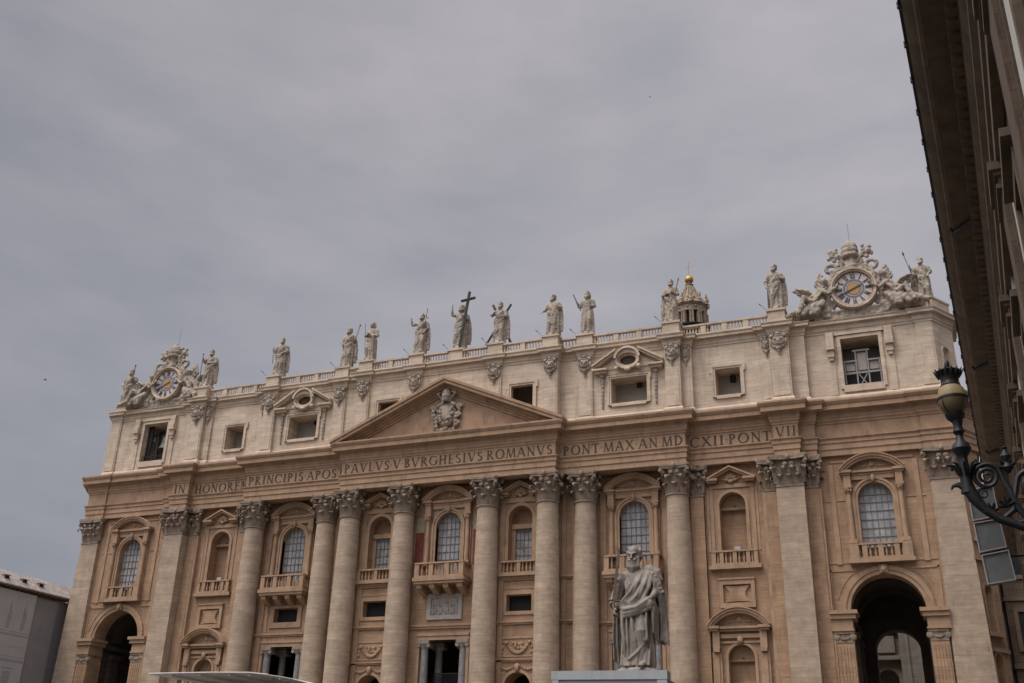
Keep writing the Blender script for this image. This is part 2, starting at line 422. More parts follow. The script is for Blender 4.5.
def seg_ped(mb, cx, y, hw, z0, h, proj):
    Rr = (hw * hw + h * h) / (2 * h); zc = z0 + h - Rr; a = math.asin(min(1, hw / Rr))
    mb.arch(cx, zc, Rr - .26, Rr, y - proj, y + .05, PI / 2 - a, PI / 2 + a, 18)
    mb.arch(cx, zc, Rr - .5, Rr - .262, y - proj + .16, y + .05, PI / 2 - a * .97, PI / 2 + a * .97, 18)
    mb.arch(cx, zc, Rr + .002, Rr + .12, y - proj - .13, y + .05, PI / 2 - a, PI / 2 + a, 18)
    n = 14; ts = [PI / 2 - a * .93 + 2 * a * .93 * i / n for i in range(n + 1)]
    mb.prism([(cx + (Rr - .45) * cos(t), max(z0 - .02, zc + (Rr - .45) * sin(t))) for t in ts], y - .14, y + .04)
    for s in (-1, 1):
        mb.box(cx + s * (hw + .08), cx + s * (hw - 1.15), y - proj + .02, y + .03, z0 - .26, z0)
        mb.box(cx + s * (hw - .1), cx + s * (hw - 1.0), y - proj + .2, y + .03, z0 - .48, z0 - .262)
    mb.box(cx - hw + 1.152, cx + hw - 1.152, y - proj * .62, y + .03, z0 - .25, z0 - .02)
    mb.box(cx - hw + 1.0, cx + hw - 1.0, y - proj * .4, y + .03, z0 - .5, z0 - .252)
    swag(mb, cx - hw * .62, cx, y - .16, z0 + h * .42, .22, .16, 8); swag(mb, cx, cx + hw * .62, y - .16, z0 + h * .42, .22, .16, 8)
    mb.ball((cx, y - .16, z0 + h * .42), (.3, .2, .38), 8, 6)

def tri_ped(mb, cx, y, hw, z0, h, proj, shell=True):
    def chev(z_off, t, x_cut, y0):
        k = h / hw
        for s in (-1, 1):
            xo = hw - x_cut
            mb.prism([(cx, z0 + h - z_off), (cx + s * xo, z0 + h - z_off - k * xo), (cx + s * xo, z0 + h - z_off - k * xo - t), (cx, z0 + h - z_off - t)], y0, y + .04)
    chev(0, .2, 0, y - proj); chev(.202, .24, .12, y - proj + .2)
    mb.prism([(cx - hw + .4, z0 - .02), (cx + hw - .4, z0 - .02), (cx, z0 + h - .4)], y - .12, y + .03)
    for s in (-1, 1):
        mb.box(cx + s * hw, cx + s * (hw - 1.35), y - proj + .02, y + .03, z0 - .24, z0 + .01)
        mb.box(cx + s * (hw - .15), cx + s * (hw - 1.2), y - proj + .22, y + .03, z0 - .44, z0 - .242)
    if shell:
        for i in range(7):
            t = PI * (i + .5) / 7
            mb.ball((cx + .5 * cos(t), y - .25, z0 - .25 + .62 * sin(t)), (.16, .13, .34), 7, 5, Matrix.Rotation(-(t - PI / 2), 3, 'Y'))
        mb.ball((cx, y - .28, z0 - .3), (.28, .2, .24), 8, 6)
        swag(mb, cx - 1.2, cx - .35, y - .12, z0 - .5, .2, .1, 6); swag(mb, cx + .35, cx + 1.2, y - .12, z0 - .5, .2, .1, 6)

def lattice(mb, cx, y, hw, z0, spring, nv, zs, w=.04):
    for i in range(1, nv):
        x = -hw + 2 * hw * i / nv
        zt = spring + math.sqrt(max(0, hw * hw - x * x)) if spring is not None else zs[-1]
        ww = w * (1.8 if nv % 2 == 0 and i == nv // 2 else 1)
        mb.box(cx + x - ww / 2, cx + x + ww / 2, y - .04, y + .02, z0, zt)
    for z in zs:
        h = hw if (spring is None or z <= spring) else math.sqrt(max(0.01, hw * hw - (z - spring) ** 2))
        mb.box(cx - h, cx + h, y - .045, y + .015, z - w / 2, z + w / 2)

def big_window(cx, y, balcony, label=None, hw=1.68, name='arched_window'):
    """large arched window with colonnettes and a segmental pediment; wall plane y"""
    z0, sp = 27.4, 32.05
    b = MB()
    b.arch(cx, sp, hw, hw + .28, y - .18, y + .5, n=20); b.arch(cx, sp, hw + .282, hw + .52, y - .28, y + .1, n=20)
    for s in (-1, 1):
        b.box(cx + s * hw, cx + s * (hw + .28), y - .18, y + .5, z0, sp); b.box(cx + s * (hw + .282), cx + s * (hw + .52), y - .28, y + .1, z0, sp)
        xc = cx + s * 2.56
        b.box(xc - .38, xc + .38, y - .2, y + .05, 27.36, 34.6)                     # strip behind
        b.lathe([(.30, 27.75), (.27, 30), (.235, 32.6)], (xc, y - .34, 0), 12)
        b.box(xc - .4, xc + .4, y - .74, y + .02, 27.36, 27.75)
        for k in range(3): b.lathe([(.25 + .03 * k, 32.6 + .2 * k), (.36 + .03 * k, 32.8 + .2 * k)], (xc, y - .34, 0), 10)
        b.box(xc - .42, xc + .42, y - .74, y + .02, 33.2, 33.4)
        b.box(xc - .36, xc + .36, y - .66, y + .02, 33.402, 34.55)
        lumps(b, xc, y - .68, 33.0, .6, .35, 8, .1, int(cx * 7 + s))
    b.box(cx - 2.1, cx + 2.1, y - .3, y + .03, 34.1, 34.56)
    b.ball((cx, y - .35, sp + hw + .4), (.24, .22, .42), 8, 6)
    root = b.build(name, 'trim', BAS, label=label)
    p = MB(); seg_ped(p, cx, y, 3.2, 35.06, 1.6, .95); p.build('window_pediment', 'trim', root)
    gl = MB(); gl.flat_poly(arched(cx, hw + .1, z0 - .6, sp), [], y + .64); gl.build('glass', 'glass', root, smooth=0)
    la = MB(); lattice(la, cx, y + .60, hw, z0 - .5, sp, 6, [28.2, 29.1, 30.0, 30.9, 31.8, 32.6]); la.build('lattice', 'lattice', root, smooth=0)
    q = MB()
    if balcony:
        yo = balcony
        balus(q, cx - 3.05, cx + 3.05, yo + .25, 25.65, 27.38, (cx - 2.78, cx - 1.0, cx + 1.0, cx + 2.78), dep=.4, pw=.55)
        for s in (-1, 1):
            q.box(cx + s * 3.05, cx + s * 2.65, yo + .46, y + .05, 25.65, 25.9); q.box(cx + s * 3.1, cx + s * 2.62, yo + .46, y + .05, 27.18, 27.38)
            for k in range(3): q.lathe([(.12, 25.9), (.07, 26.1), (.14, 26.4), (.07, 26.8), (.12, 27.18)], (cx + s * 2.85, yo + .75 + k * .38, 0), 6)
        q.box(cx - 3.22, cx + 3.22, yo - .12, y + .05, 25.25, 25.645); q.box(cx - 3.1, cx + 3.1, yo + .02, y + .05, 24.95, 25.248)
        for k in range(4):
            x = cx - 2.55 + k * 1.7; d = y - yo
            q.add([(x - .32, yo + .2, 24.948), (x + .32, yo + .2, 24.948), (x + .32, y + .03, 24.948), (x - .32, y + .03, 24.948),
                   (x - .32, yo + .3, 24.5), (x + .32, yo + .3, 24.5), (x - .32, yo + d * .62, 24.05), (x + .32, yo + d * .62, 24.05),
                   (x - .32, y + .03, 23.85), (x + .32, y + .03, 23.85)],
                  [(0, 1, 2, 3), (0, 4, 5, 1), (4, 6, 7, 5), (6, 8, 9, 7), (0, 3, 8, 6, 4), (1, 5, 7, 9, 2), (3, 2, 9, 8)])
        q.build('balcony', 'trim', root)
    else:
        balus(q, cx - 3.0, cx + 3.0, y - .4, 25.75, 27.36, (cx - 2.6, cx - 1.55, cx, cx + 1.55, cx + 2.6), dep=.4, pw=.5)
        for s in (-1, 1): q.box(cx + s * 3.02, cx + s * 2.12, y - .8, y + .02, 25.76, 27.3)
        q.box(cx - 3.15, cx + 3.15, y - .85, y + .05, 25.35, 25.748)
        q.build('balustrade', 'trim', root)
    return root

# ---- walls
wall = MB()
H_BIG = lambda cx: arched(cx, 1.68, 27.0, 32.05)
def bay_wall(x0, x1, y, holes):
    wall.flat_poly(rect(x0, x1, ZB, 37.4), [h for h, d, b in holes], y)
    for h, d, b in holes: wall.reveal(h, y, y + d, b)
    wall.add([(x0, y, ZB), (x0, y + 3, ZB), (x0, y + 3, 37.4), (x0, y, 37.4)], [(0, 1, 2, 3)])
    wall.add([(x1, y, ZB), (x1, y + 3, ZB), (x1, y + 3, 37.4), (x1, y, 37.4)], [(0, 3, 2, 1)])

N_UP = lambda cx: arched(cx, 1.40, 27.4, 32.4)
for s in (-1, 1):
    c = s * 9.08
    def ordx(a, b): return (min(s * a, s * b), max(s * a, s * b))
    a, b = ordx(A6 - .6, A5 + .2)
    bay_wall(a, b, W0, [(arched(c, 1.46, 27.4, 32.35), 1.5, True), (rect(c - 1.5, c + 1.5, 21.85, 23.68), 2.2, True), (arched(c, 1.55, ZB + .05, 13.8), 2.5, False)])
    a, b = ordx(A5 + .2, A4 + .1)
    bay_wall(a, b, W0 + .5, [])
    c = s * 22.1; a, b = ordx(A4 + .1, A3 + .2)
    bay_wall(a, b, W2, [(H_BIG(c), .68, False), (rect(c - 1.68, c + 1.68, 21.9, 23.6), 2.2, True), (rect(c - 3.1, c + 3.1, ZB + .05, 19.0), 1.2, False)])
    c = s * 33.1; a, b = ordx(A3 + .2, A2 + .1)
    bay_wall(a, b, W3, [(N_UP(c), 1.5, True), (arched(c, 1.33, 11.0, 16.45), 1.3, True)])
    c = s * 47.74; a, b = ordx(A2 + .1, 53.35)
    bay_wall(a, b, W4, [(H_BIG(c), .68, False), (arched(c, 3.55, ZB + .05, 20.72), 2.0, False)])
bay_wall(-A6 + .6, A6 - .6, W0, [(arched(0, 1.6, 27.0, 32.1), .68, False), (rect(-3.25, 3.25, ZB + .05, 19.0), 1.2, False)])
wall_o = wall.build('wall', 'wall', BAS, smooth=30)
# cores behind the wall so that no daylight leaks in
core = MB()
core.box(-43, 43, 2.6, 3.2, 21.6, 43)
for s in (-1, 1): core.box(s * 43.02, s * 54, 2.6, 3.2, 25.6, 43)
core.box(-1, 1, 2.7, 3.1, 42, 42.9); core.box(-43.4, 43.4, 2.62, 3.2, 19.6, 21.598)
core.build('light_block_core', 'dark', BAS, smooth=0)
# portico behind the doors
po = MB()
po.box(-43, 43, 13.0, 13.8, ZB, 21.6); po.box(-43, 43, 1.6, 13.2, 20.4, 21.58)
for s in (-1, 1): po.box(s * 43.0, s * 43.7, 2.2, 13.0, ZB, 21.55)
for k in range(-7, 8):
    po.box(k * 5.6 - .8, k * 5.6 + .8, 12.5, 12.998, ZB, 20.39)
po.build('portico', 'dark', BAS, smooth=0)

# ---- string courses and bay details
st = MB()
def string(x0, x1, y, z, h=.42, p=.32):
    st.box(x0, x1, y - p, y + .05, z + h * .45, z + h); st.box(x0, x1, y - p * .6, y + .05, z, z + h * .448)
for s in (-1, 1):
    X = lambda a, b: (min(s * a, s * b), max(s * a, s * b))
    a, b = X(A6 + 1, A5 - 1); string(a, b, W0, 20.4); string(a, b, W0, 25.25); string(a, b, W0, 16.45, .36, .25)
    a, b = X(A5 + 1, A4 - 1); string(a, b, W0 + .5, 20.4); string(a, b, W0 + .5, 25.25)
    a, b = X(A4 + 1, A3 - 1); string(a, b, W2, 20.2)
    # flat strips (receding pilaster edges) in each bay
    for x, w, y, z0, z1 in ((A3 + 1.95, 1.5, W3 - .38, ZB, 33.4), (A2 - 2.3, 1.6, W3 - .5, ZB, 33.4), (A2 + 2.25, 1.5, W4 - .62, ZB, 33.4),
                            (44.35 - .75, .5, W4 - .12, 25.4, 36.0), (51.45 + .55, .5, W4 - .12, 25.4, 36.0), (A5 - 1.55, .6, W0 - .15, ZB, 36.8), (A6 + 1.5, .6, W0 - .15, ZB, 36.8),
                            (A4 + 1.7, .7, W2 - .15, ZB, 36.8), (A3 - 1.7, .7, W2 - .15, ZB, 36.8), (A5 + 1.4, .5, W0 + .35, ZB, 36.8), (A4 - 1.4, .5, W0 + .35, ZB, 36.8)):
        x0, x1 = X(x - w / 2, x + w / 2); st.box(x0, x1, y, W0 + 3, z0, z1)
    # upper frame lines of the arch bay
    c = s * 47.74
    st.box(c - 4.2, c + 4.2, W4 - .1, W4 + .03, 36.15, 36.4)
    for q in (-1, 1):
        st.box(c + q * 4.9, c + q * 3.0, W4 - .07, W4 + .03, 32.0, 32.18); st.box(c + q * 5.2, c + q * 3.0, W4 - .07, W4 + .03, 25.5, 25.7)
        st.box(c + q * 5.2, c + q * 5.05, W4 - .08, W4 + .03, 20.9, 24.9)
        st.box(c + q * 5.2, c + q * 2.6, W4 - .08, W4 + .03, 24.7, 24.9)
st.build('string_course', 'trim', BAS, smooth=0)

# B1: niche windows
def niche_bay(cx):
    y = W0; b = MB()
    b.arch(cx, 32.35, 1.46, 1.85, y - .16, y + .06, n=18)
    for s in (-1, 1):
        b.box(cx + s * 1.46, cx + s * 1.85, y - .16, y + .06, 27.4, 32.35)
        b.box(cx + s * 1.9, cx + s * 2.6, y - .1, y + .04, 27.4, 34.7)
    b.box(cx - 1.4, cx + 1.4, y + .7, y + 1.45, 31.32, 31.85)
    for s in (-1, 1): b.box(cx + s * .98, cx + s * 1.45, y + .9, y + 1.45, 27.4, 31.318)
    b.box(cx - 2.6, cx + 2.6, y - .2, y + .03, 34.2, 34.75)
    root = b.build('niche_window', 'trim', BAS)
    p = MB(); tri_ped(p, cx, y, 2.65, 35.28, 1.35, .9); p.build('window_pediment', 'trim', root)
    gl = MB(); gl.flat_poly(rect(cx - .98, cx + .98, 27.3, 31.32), [], y + 1.2); gl.build('glass', 'glass', root, smooth=0)
    la = MB(); lattice(la, cx, y + 1.16, .98, 27.4, None, 4, [28.3, 29.2, 30.1, 31.0]); la.build('lattice', 'lattice', root, smooth=0)
    q = MB(); balus(q, cx - 2.55, cx + 2.55, y - .3, 25.9, 27.4, (cx - 2.3, cx, cx + 2.3), pw=.45); q.box(cx - 2.6, cx + 2.6, y - .6, y + .02, 25.68, 25.899)
    q.build('balustrade', 'trim', root)
    f = MB()
    for k, (a, z0, z1, p_) in enumerate(((1.85, 21.45, 24.05, .12), )):
        f.band([(cx - 1.5, 21.85), (cx + 1.5, 21.85), (cx + 1.5, 23.68), (cx - 1.5, 23.68), (cx - 1.5, 21.85)], [(cx - a, z0), (cx + a, z0), (cx + a, z1), (cx - a, z1), (cx - a, z0)], y - p_, y + .05)
    f.box(cx - 2.35, cx + 2.35, y - .05, y + .02, 24.3, 24.5); 
    fo = f.build('square_opening', 'trim', BAS, smooth=0)
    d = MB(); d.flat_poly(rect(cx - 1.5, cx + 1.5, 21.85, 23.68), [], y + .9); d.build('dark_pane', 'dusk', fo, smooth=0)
    r = MB()
    r.box(cx - 2.5, cx + 2.5, y - .08, y + .03, 18.9, 19.15); r.box(cx - 2.5, cx + 2.5, y - .08, y + .03, 16.95, 17.15)
    swag(r, cx - 1.3, cx + 1.3, y - .1, 18.4, 1.0, .2, 13); lumps(r, cx, y - .1, 18.15, 1.3, .8, 14, .16, int(cx * 3))
    for s in (-1, 1): lumps(r, cx + s * 1.75, y - .08, 18.0, .5, 1.2, 9, .13, int(cx * 5 + s)); r.ball((cx + s * 1.35, y - .1, 18.45), .22, 8, 6)
    r.build('garland_panel', 'trim', BAS)
    e = MB(); e.arch(cx, 13.8, 1.55, 1.85, y - .14, y + .05, n=18)
    for s in (-1, 1):
        e.box(cx + s * 1.55, cx + s * 1.85, y - .14, y + .05, ZB, 13.8)
        swag(e, cx + s * .3, cx + s * 2.2, y - .1, 16.1, .45, .14, 9)
    e.ball((cx, y - .2, 15.85), (.3, .25, .45), 8, 6)
    e.build('door_arch', 'trim', BAS)
for s in (-1, 1): niche_bay(s * 9.08)

def portal(cx, y, hw):
    """wide doorway with granite columns"""
    b = MB()
    b.box(cx - hw, cx + hw, y - .12, y + .9, 19.0, 19.45); b.box(cx - hw, cx + hw, y - .22, y + .9, 19.452, 19.7)
    for s in (-1, 1): b.box(cx + s * hw, cx + s * (hw - .35), y - .1, y + .9, ZB, 18.99)
    root = b.build('portal', 'trim', BAS, smooth=0)
    for s in (-1, 1):
        for yy, ml in ((y + .35, 'porphyry'), (y + 2.6, 'porphyry')):
            xc = cx + s * (hw - .85) if yy < y + 1 else cx + s * (hw - 1.6)
            c = MB(); c.lathe([(.62, ZB), (.62, ZB + .5), (.5, ZB + .7), (.5, 12), (.42, 18.05)], (xc, yy, 0), 16)
            co = c.build('portal_column', ml, root)
            k = MB(); k.lathe([(.43, 18.04), (.5, 18.2), (.62, 18.5)], (xc, yy, 0), 14); k.box(xc - .72, xc + .72, yy - .6, yy + .6, 18.62, 18.99)
            for q in (-1, 1):
                k.tube([(xc + q * .6, yy - .55, 18.45), (xc + q * .6, yy + .55, 18.45)], .24, 10)
            k.box(xc - .6, xc + .6, yy - .5, yy + .5, 18.5, 18.62)
            k.build('capital', 'marble', co)
    rl = MB()
    x0, x1, yy = cx - hw + 1.4, cx + hw - 1.4, y + 1.6
    for z in (13.4, 15.5): rl.box(x0, x1, yy, yy + .08, z, z + .1)
    n = 26
    for i in range(n + 1): rl.box(x0 + (x1 - x0) * i / n - .02, x0 + (x1 - x0) * i / n + .02, yy + .01, yy + .07, ZB, 15.5)
    rl.build('railing', 'iron', root, smooth=0)
portal(0, W0, 3.25)
for s in (-1, 1): portal(s * 22.1, W2, 3.1)

# B0: central loggia
cw = big_window(0, W0, -4.0, 'central loggia window between green and red marble panels', hw=1.6, name='loggia_window')
p = MB()
for s in (-1, 1): p.box(s * 3.2, s * 4.25, W0 - .05, W0 + .02, 27.4, 31.4)
p.build('red_panel', 'red', cw, smooth=0)
p = MB()
for s in (-1, 1):
    p.prism([(s * 2.1, 31.9), (s * 2.1, 34.05), (s * .5, 34.05), (s * 1.1, 33.75), (s * 1.75, 33.1)], W0 - .04, W0 + .02)
    p.box(s * 3.2, s * 4.25, W0 - .048, W0 + .02, 31.45, 33.2)
p.build('green_panel', 'green', cw, smooth=0)
r = MB()
r.band([(-1.7, 21.75), (1.7, 21.75), (1.7, 23.7), (-1.7, 23.7), (-1.7, 21.75)], [(-2.2, 21.25), (2.2, 21.25), (2.2, 24.15), (-2.2, 24.15), (-2.2, 21.25)], W0 - .2, W0 + .05)
r.box(-1.7, 1.7, W0 - .02, W0 + .04, 21.75, 23.7)
ro = r.build('relief_panel', 'relief', BAS, smooth=0)
r = MB(); rg = random.Random(4)
for i in range(9):
    x = -1.45 + i * .36 + rg.uniform(-.1, .1); h = rg.uniform(.9, 1.55)
    r.ball((x, W0 - .06, 21.8 + h * .45), (.16, .12, h * .48), 8, 6); r.ball((x + rg.uniform(-.06, .06), W0 - .1, 21.85 + h), .12, 7, 5)
    r.tube([(x, W0 - .1, 22.6), (x + rg.uniform(-.3, .3), W0 - .12, 22.3)], .07, 6)
lumps(r, 0, W0 - .03, 22.7, 3.2, 1.7, 40, .1, 9)
r.build('carved_figures', 'relief', ro)
string_c = MB(); string_c.box(-A6 + 1, A6 - 1, W0 - .32, W0 + .05, 20.5, 20.75); string_c.box(-A6 + 1, A6 - 1, W0 - .2, W0 + .05, 20.25, 20.498)
string_c.build('string_course', 'trim', BAS, smooth=0)

# B2: balcony windows, square openings
for s in (-1, 1):
    c = s * 22.1
    big_window(c, W2, -2.2)
    f = MB()
    f.band([(c - 1.68, 21.9), (c + 1.68, 21.9), (c + 1.68, 23.6), (c - 1.68, 23.6), (c - 1.68, 21.9)], [(c - 2.25, 21.25), (c + 2.25, 21.25), (c + 2.25, 23.9), (c - 2.25, 23.9), (c - 2.25, 21.25)], W2 - .16, W2 + .05)
    for q in (-1, 1): f.box(c + q * 2.6, c + q * 2.95, W2 - .1, W2 + .03, 20.7, 24.0)
    fo = f.build('square_opening', 'trim', BAS, smooth=0)
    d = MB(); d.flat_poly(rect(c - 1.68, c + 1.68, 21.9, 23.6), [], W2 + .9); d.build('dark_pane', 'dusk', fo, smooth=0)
    # flat voussoirs over the portal
    v = MB()
    for i in range(9): v.box(c - 2.95 + i * .66, c - 2.95 + i * .66 + .62, W2 - .05, W2 + .02, 19.72, 20.18)
    v.build('flat_arch', 'trim', BAS, smooth=0)

# B3: statue niches, panels, lower niches
def niche3(cx):
    y = W3; b = MB()
    b.arch(cx, 32.4, 1.4, 1.75, y - .14, y + .05, n=18)
    for s in (-1, 1):
        b.box(cx + s * 1.4, cx + s * 1.75, y - .14, y + .05, 27.4, 32.4)
        b.box(cx + s * 2.05, cx + s * 2.4, y - .1, y + .04, 27.4, 34.6); b.box(cx + s * 2.5, cx + s * 2.75, y - .06, y + .04, 27.4, 34.6)
    b.box(cx - 2.4, cx + 2.4, y - .16, y + .03, 34.3, 34.7)
    b.arch(cx, 32.4, .2, 1.35, y + 1.2, y + 1.46, n=14); b.box(cx - 1.39, cx + 1.39, y + .9, y + 1.45, 32.1, 32.38)
    root = b.build('niche', 'trim', BAS)
    p = MB(); tri_ped(p, cx, y, 2.72, 35.28, 1.35, .9); p.build('niche_pediment', 'trim', root)
    q = MB(); balus(q, cx - 2.45, cx + 2.45, y - .3, 25.85, 27.42, (cx - 2.2, cx - 1.4, cx, cx + 1.4, cx + 2.2), pw=.42); q.box(cx - 2.75, cx + 2.75, y - .6, y + .02, 25.45, 25.849)
    q.build('balustrade', 'trim', root)
    v = MB(); v.box(cx - .1, cx + .55, y + .3, y + .6, 27.42, 27.95); v.build('floodlight_box', 'screen', root, smooth=0)
    f = MB()
    f.band([(cx - 1.45, 21.95), (cx + 1.45, 21.95), (cx + 1.45, 23.85), (cx - 1.45, 23.85), (cx - 1.45, 21.95)], [(cx - 1.84, 21.45), (cx + 1.84, 21.45), (cx + 1.84, 24.35), (cx - 1.84, 24.35), (cx - 1.84, 21.45)], y - .34, y + .05)
    f.box(cx - 1.9, cx + 1.9, y - .44, y + .04, 24.352, 24.5)
    fo = f.build('panel_frame', 'trim', BAS, smooth=0)
    n = 8; P = []
    for i in range(n + 1): P.append((cx - 1.35 + 2.7 * i / n, 22.02 + .1 * sin(PI * i / n)))
    for i in range(n + 1): P.append((cx + 1.35 - .55 * sin(PI * i / n), 22.02 + 1.75 * i / n))
    for i in range(n + 1): P.append((cx + 1.35 - 2.7 * i / n, 23.77 - .1 * sin(PI * i / n)))
    for i in range(n): P.append((cx - 1.35 + .55 * sin(PI * i / n), 23.77 - 1.75 * i / n))
    P = [p_ for i, p_ in enumerate(P) if i == 0 or (abs(p_[0] - P[i - 1][0]) + abs(p_[1] - P[i - 1][1])) > 1e-4]
    c = MB(); c.flat_poly(P, [], y - .2); c.reveal(P, y - .2, y + .01); c.build('cartouche', 'wall', fo, smooth=0)
    l = MB(); l.arch(cx, 16.45, 1.33, 1.62, y - .12, y + .04, n=18)
    for s in (-1, 1):
        l.box(cx + s * 1.33, cx + s * 1.62, y - .12, y + .04, 11, 16.45)
        l.box(cx + s * 2.05, cx + s * 2.75, y - .62, y + .03, 17.35, 19.25); l.box(cx + s * 2.1, cx + s * 2.7, y - .72, y + .03, 17.0, 17.348)
        l.box(cx + s * 1.95, cx + s * 2.9, y - .3, y + .03, ZB, 16.99); l.box(cx + s * 2.2, cx + s * 2.65, y - .42, y + .03, 11, 16.8)
    l.box(cx - 2.0, cx + 2.0, y - .3, y + .03, 18.4, 18.8); l.box(cx - 2.0, cx + 2.0, y - .18, y + .03, 17.9, 18.1)
    l.ball((cx, y - .28, 18.2), (.32, .25, .4), 8, 6)
    l.arch(cx, 16.45, .15, 1.28, y + 1.0, y + 1.27, n=14); l.box(cx - 1.3, cx + 1.3, y + .8, y + 1.26, 16.2, 16.43)
    lo = l.build('lower_niche', 'trim', BAS)
    p = MB(); seg_ped(p, cx, y, 3.15, 19.56, 1.75, 1.1); p.build('niche_pediment', 'trim', lo)
for s in (-1, 1): niche3(s * 33.1)

# B4: end bays with carriage arches
def arch_bay(cx, s):
    y = W4
    big_window(cx, y, None, hw=1.72)
    b = MB()
    b.arch(cx, 20.72, 3.55, 3.95, y - .14, y + .5, n=28); b.arch(cx, 20.72, 3.952, 4.4, y - .24, y + .05, n=28)
    b.arch(cx, 20.72, 4.75, 4.86, y - .06, y + .03, n=28, a0=.25, a1=PI - .25)
    b.box(cx - .38, cx + .38, y - .42, y + .1, 24.35, 25.2); b.ball((cx, y - .45, 24.75), (.3, .2, .36), 8, 6)
    root = b.build('archway', 'trim', BAS)
    for q in (-1, 1):
        k = MB(); x0, x1 = cx + q * 2.9, cx + q * 5.55
        k.box(x0, x1, y - 1.1, y + 1.9, 20.35, 20.72); k.box(x0 + q * .2, x1, y - .92, y + 1.88, 19.9, 20.348)
        k.box(x0 + q * .55, x1, y - .7, y + 1.86, 18.9, 19.898); k.box(x0 + q * .45, x1, y - .8, y + 1.86, 18.72, 18.898)
        k.build('impost', 'trim', root, smooth=0)
        k = MB(); xc = cx + q * 4.35
        k.box(xc - .85, xc + .85, y - .55, y + .05, ZB, 17.6)
        for f in range(5): k.box(xc - .7 + f * .3, xc - .7 + f * .3 + .2, y - .6, y - .54, ZB + 1, 17.3)
        pc = k.build('pier', 'wall', root, smooth=0)
        k = MB()
        k.box(xc - .95, xc + .95, y - .7, y + .05, 18.45, 18.718)
        k.box(xc - .85, xc + .85, y - .6, y + .05, 17.6, 18.448)
        for e in (-1, 1): k.lathe([(.38, -.2), (.3, .1), (.12, .16)], (xc + e * .78, y - .55, 18.15), 12, axis='y')
        swag(k, xc - .7, xc + .7, y - .64, 18.3, .35, .12, 8)
        k.build('capital', 'cap', pc)
        # inner pier face through the passage
    # the passage: side walls, barrel vault and a smaller rear arch
    t = MB(); D = 13.5
    for q in (-1, 1):
        t.box(cx + q * 3.9, cx + q * 4.6, y + 1.95, D, ZB, 20.7)
        for yy in (3.2, 8.6):
            t.box(cx + q * 3.35, cx + q * 3.92, yy, yy + 1.6, ZB, 18.6); t.box(cx + q * 3.15, cx + q * 3.92, yy - .15, yy + 1.75, 18.602, 19.2)
        t.box(cx + q * 3.3, cx + q * 3.92, y + 1.96, D - .05, 19.75, 20.3)
    t.arch(cx, 20.7, 3.9, 4.6, y + 1.97, D, n=24)
    for yy in (3.2, 8.6): t.arch(cx, 20.7, 3.5, 3.88, yy, yy + 1.6, n=24)
    o = rect(cx - 4.62, cx + 4.62, ZB, 25.5)
    if s > 0:
        h = arched(cx, 2.3, ZB + .05, 18.9, rise=2.1)
        t.flat_poly(o, [h], D); t.reveal(h, D, D + 2.5)
    else:
        t.flat_poly(o, [], D)
        t.box(cx - 2.0, cx + 2.0, D - .3, D - .01, ZB, 16)
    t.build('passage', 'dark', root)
    if s < 0:
        e = MB()
        e.arch(cx + 1.2, 13.6, 1.2, 1.5, D - .5, D - .02, n=14)
        e.build('rear_door_arch', 'trim', root)
for s in (-1, 1): arch_bay(s * 47.74, s)

# end pilasters and the canted return at each end
def face_frame(p0, p1):
    d = Vector((p1[0] - p0[0], p1[1] - p0[1], 0)); w = d.length; d.normalize(); nrm = Vector((d.y, -d.x, 0))
    m = Matrix(((d.x, -nrm.x, 0, p0[0]), (d.y, -nrm.y, 0, p0[1]), (0, 0, 1, 0), (0, 0, 0, 1)))
    return m, w
def hollow(mb, c, hw, z0, sp, n=10):
    """half-round niche with a quarter-sphere head cut behind the plane y=0"""
    vs = []; fs = []
    rows = [(hw, z0), (hw, sp)] + [(hw * cos(PI / 2 * k / 6), sp + hw * sin(PI / 2 * k / 6)) for k in range(1, 7)]
    for r, z in rows:
        for i in range(n + 1):
            a = PI * i / n; vs.append((c - r * cos(a), r * sin(a) * .9, z))
    m = n + 1
    for j in range(len(rows) - 1):
        for i in range(n): fs.append((j * m + i, j * m + i + 1, (j + 1) * m + i + 1, (j + 1) * m + i))
    mb.add(vs, fs); mb.add([(c + hw * cos(PI * i / n), hw * .9 * sin(PI * i / n), z0) for i in range(n + 1)], [tuple(range(n + 1))])
mt, wd = face_frame((55.95, -.9), (58.1, 2.3))
NI = ((18.4, 22.3, .66), (11.5, 15.8, .66), (27.5, 31.3, .62))
for s in (-1, 1):
    ret = MB()
    seq = [(55.95, -.9), (58.1, 2.3), (58.1, 9.0)]
    for k, ((xa, ya), (xb, yb)) in enumerate(zip(seq, seq[1:])):
        if s > 0 and k == 0: continue
        ret.add([(s * xa, ya, ZB), (s * xb, yb, ZB), (s * xb, yb, 37.4), (s * xa, ya, 37.4)], [(0, 1, 2, 3)])
    if s > 0:
        f = MB(); c = wd * .5
        f.flat_poly(rect(0, wd, ZB, 37.4), [arched(c, hw, z0, sp, 12) for z0, sp, hw in NI], 0)
        for z0, sp, hw in NI: hollow(f, c, hw, z0, sp)
        ret.merge(f, mt)
    EW = ret.build('end_wall', 'wall', BAS, smooth=30)
    if s > 0:
        for z0, sp, hw in NI:
            b = MB(); c = wd * .5
            b.arch(c, sp, hw, hw + .22, -.12, .03, n=14)
            for q in (-1, 1): b.box(c + q * hw, c + q * (hw + .22), -.12, .03, z0, sp)
            b.box(c - hw - .5, c + hw + .5, -.45, .03, z0 - .4, z0)
            w = MB(); w.merge(b, mt); w.build('side_niche', 'trim', EW)
        b = MB(); b.box(.1, wd - .1, -.3, .03, 25.2, 25.6); b.box(.1, wd - .1, -.25, .03, 16.6, 16.95)
        w = MB(); w.merge(b, mt); w.build('string_course', 'trim', EW, smooth=0)

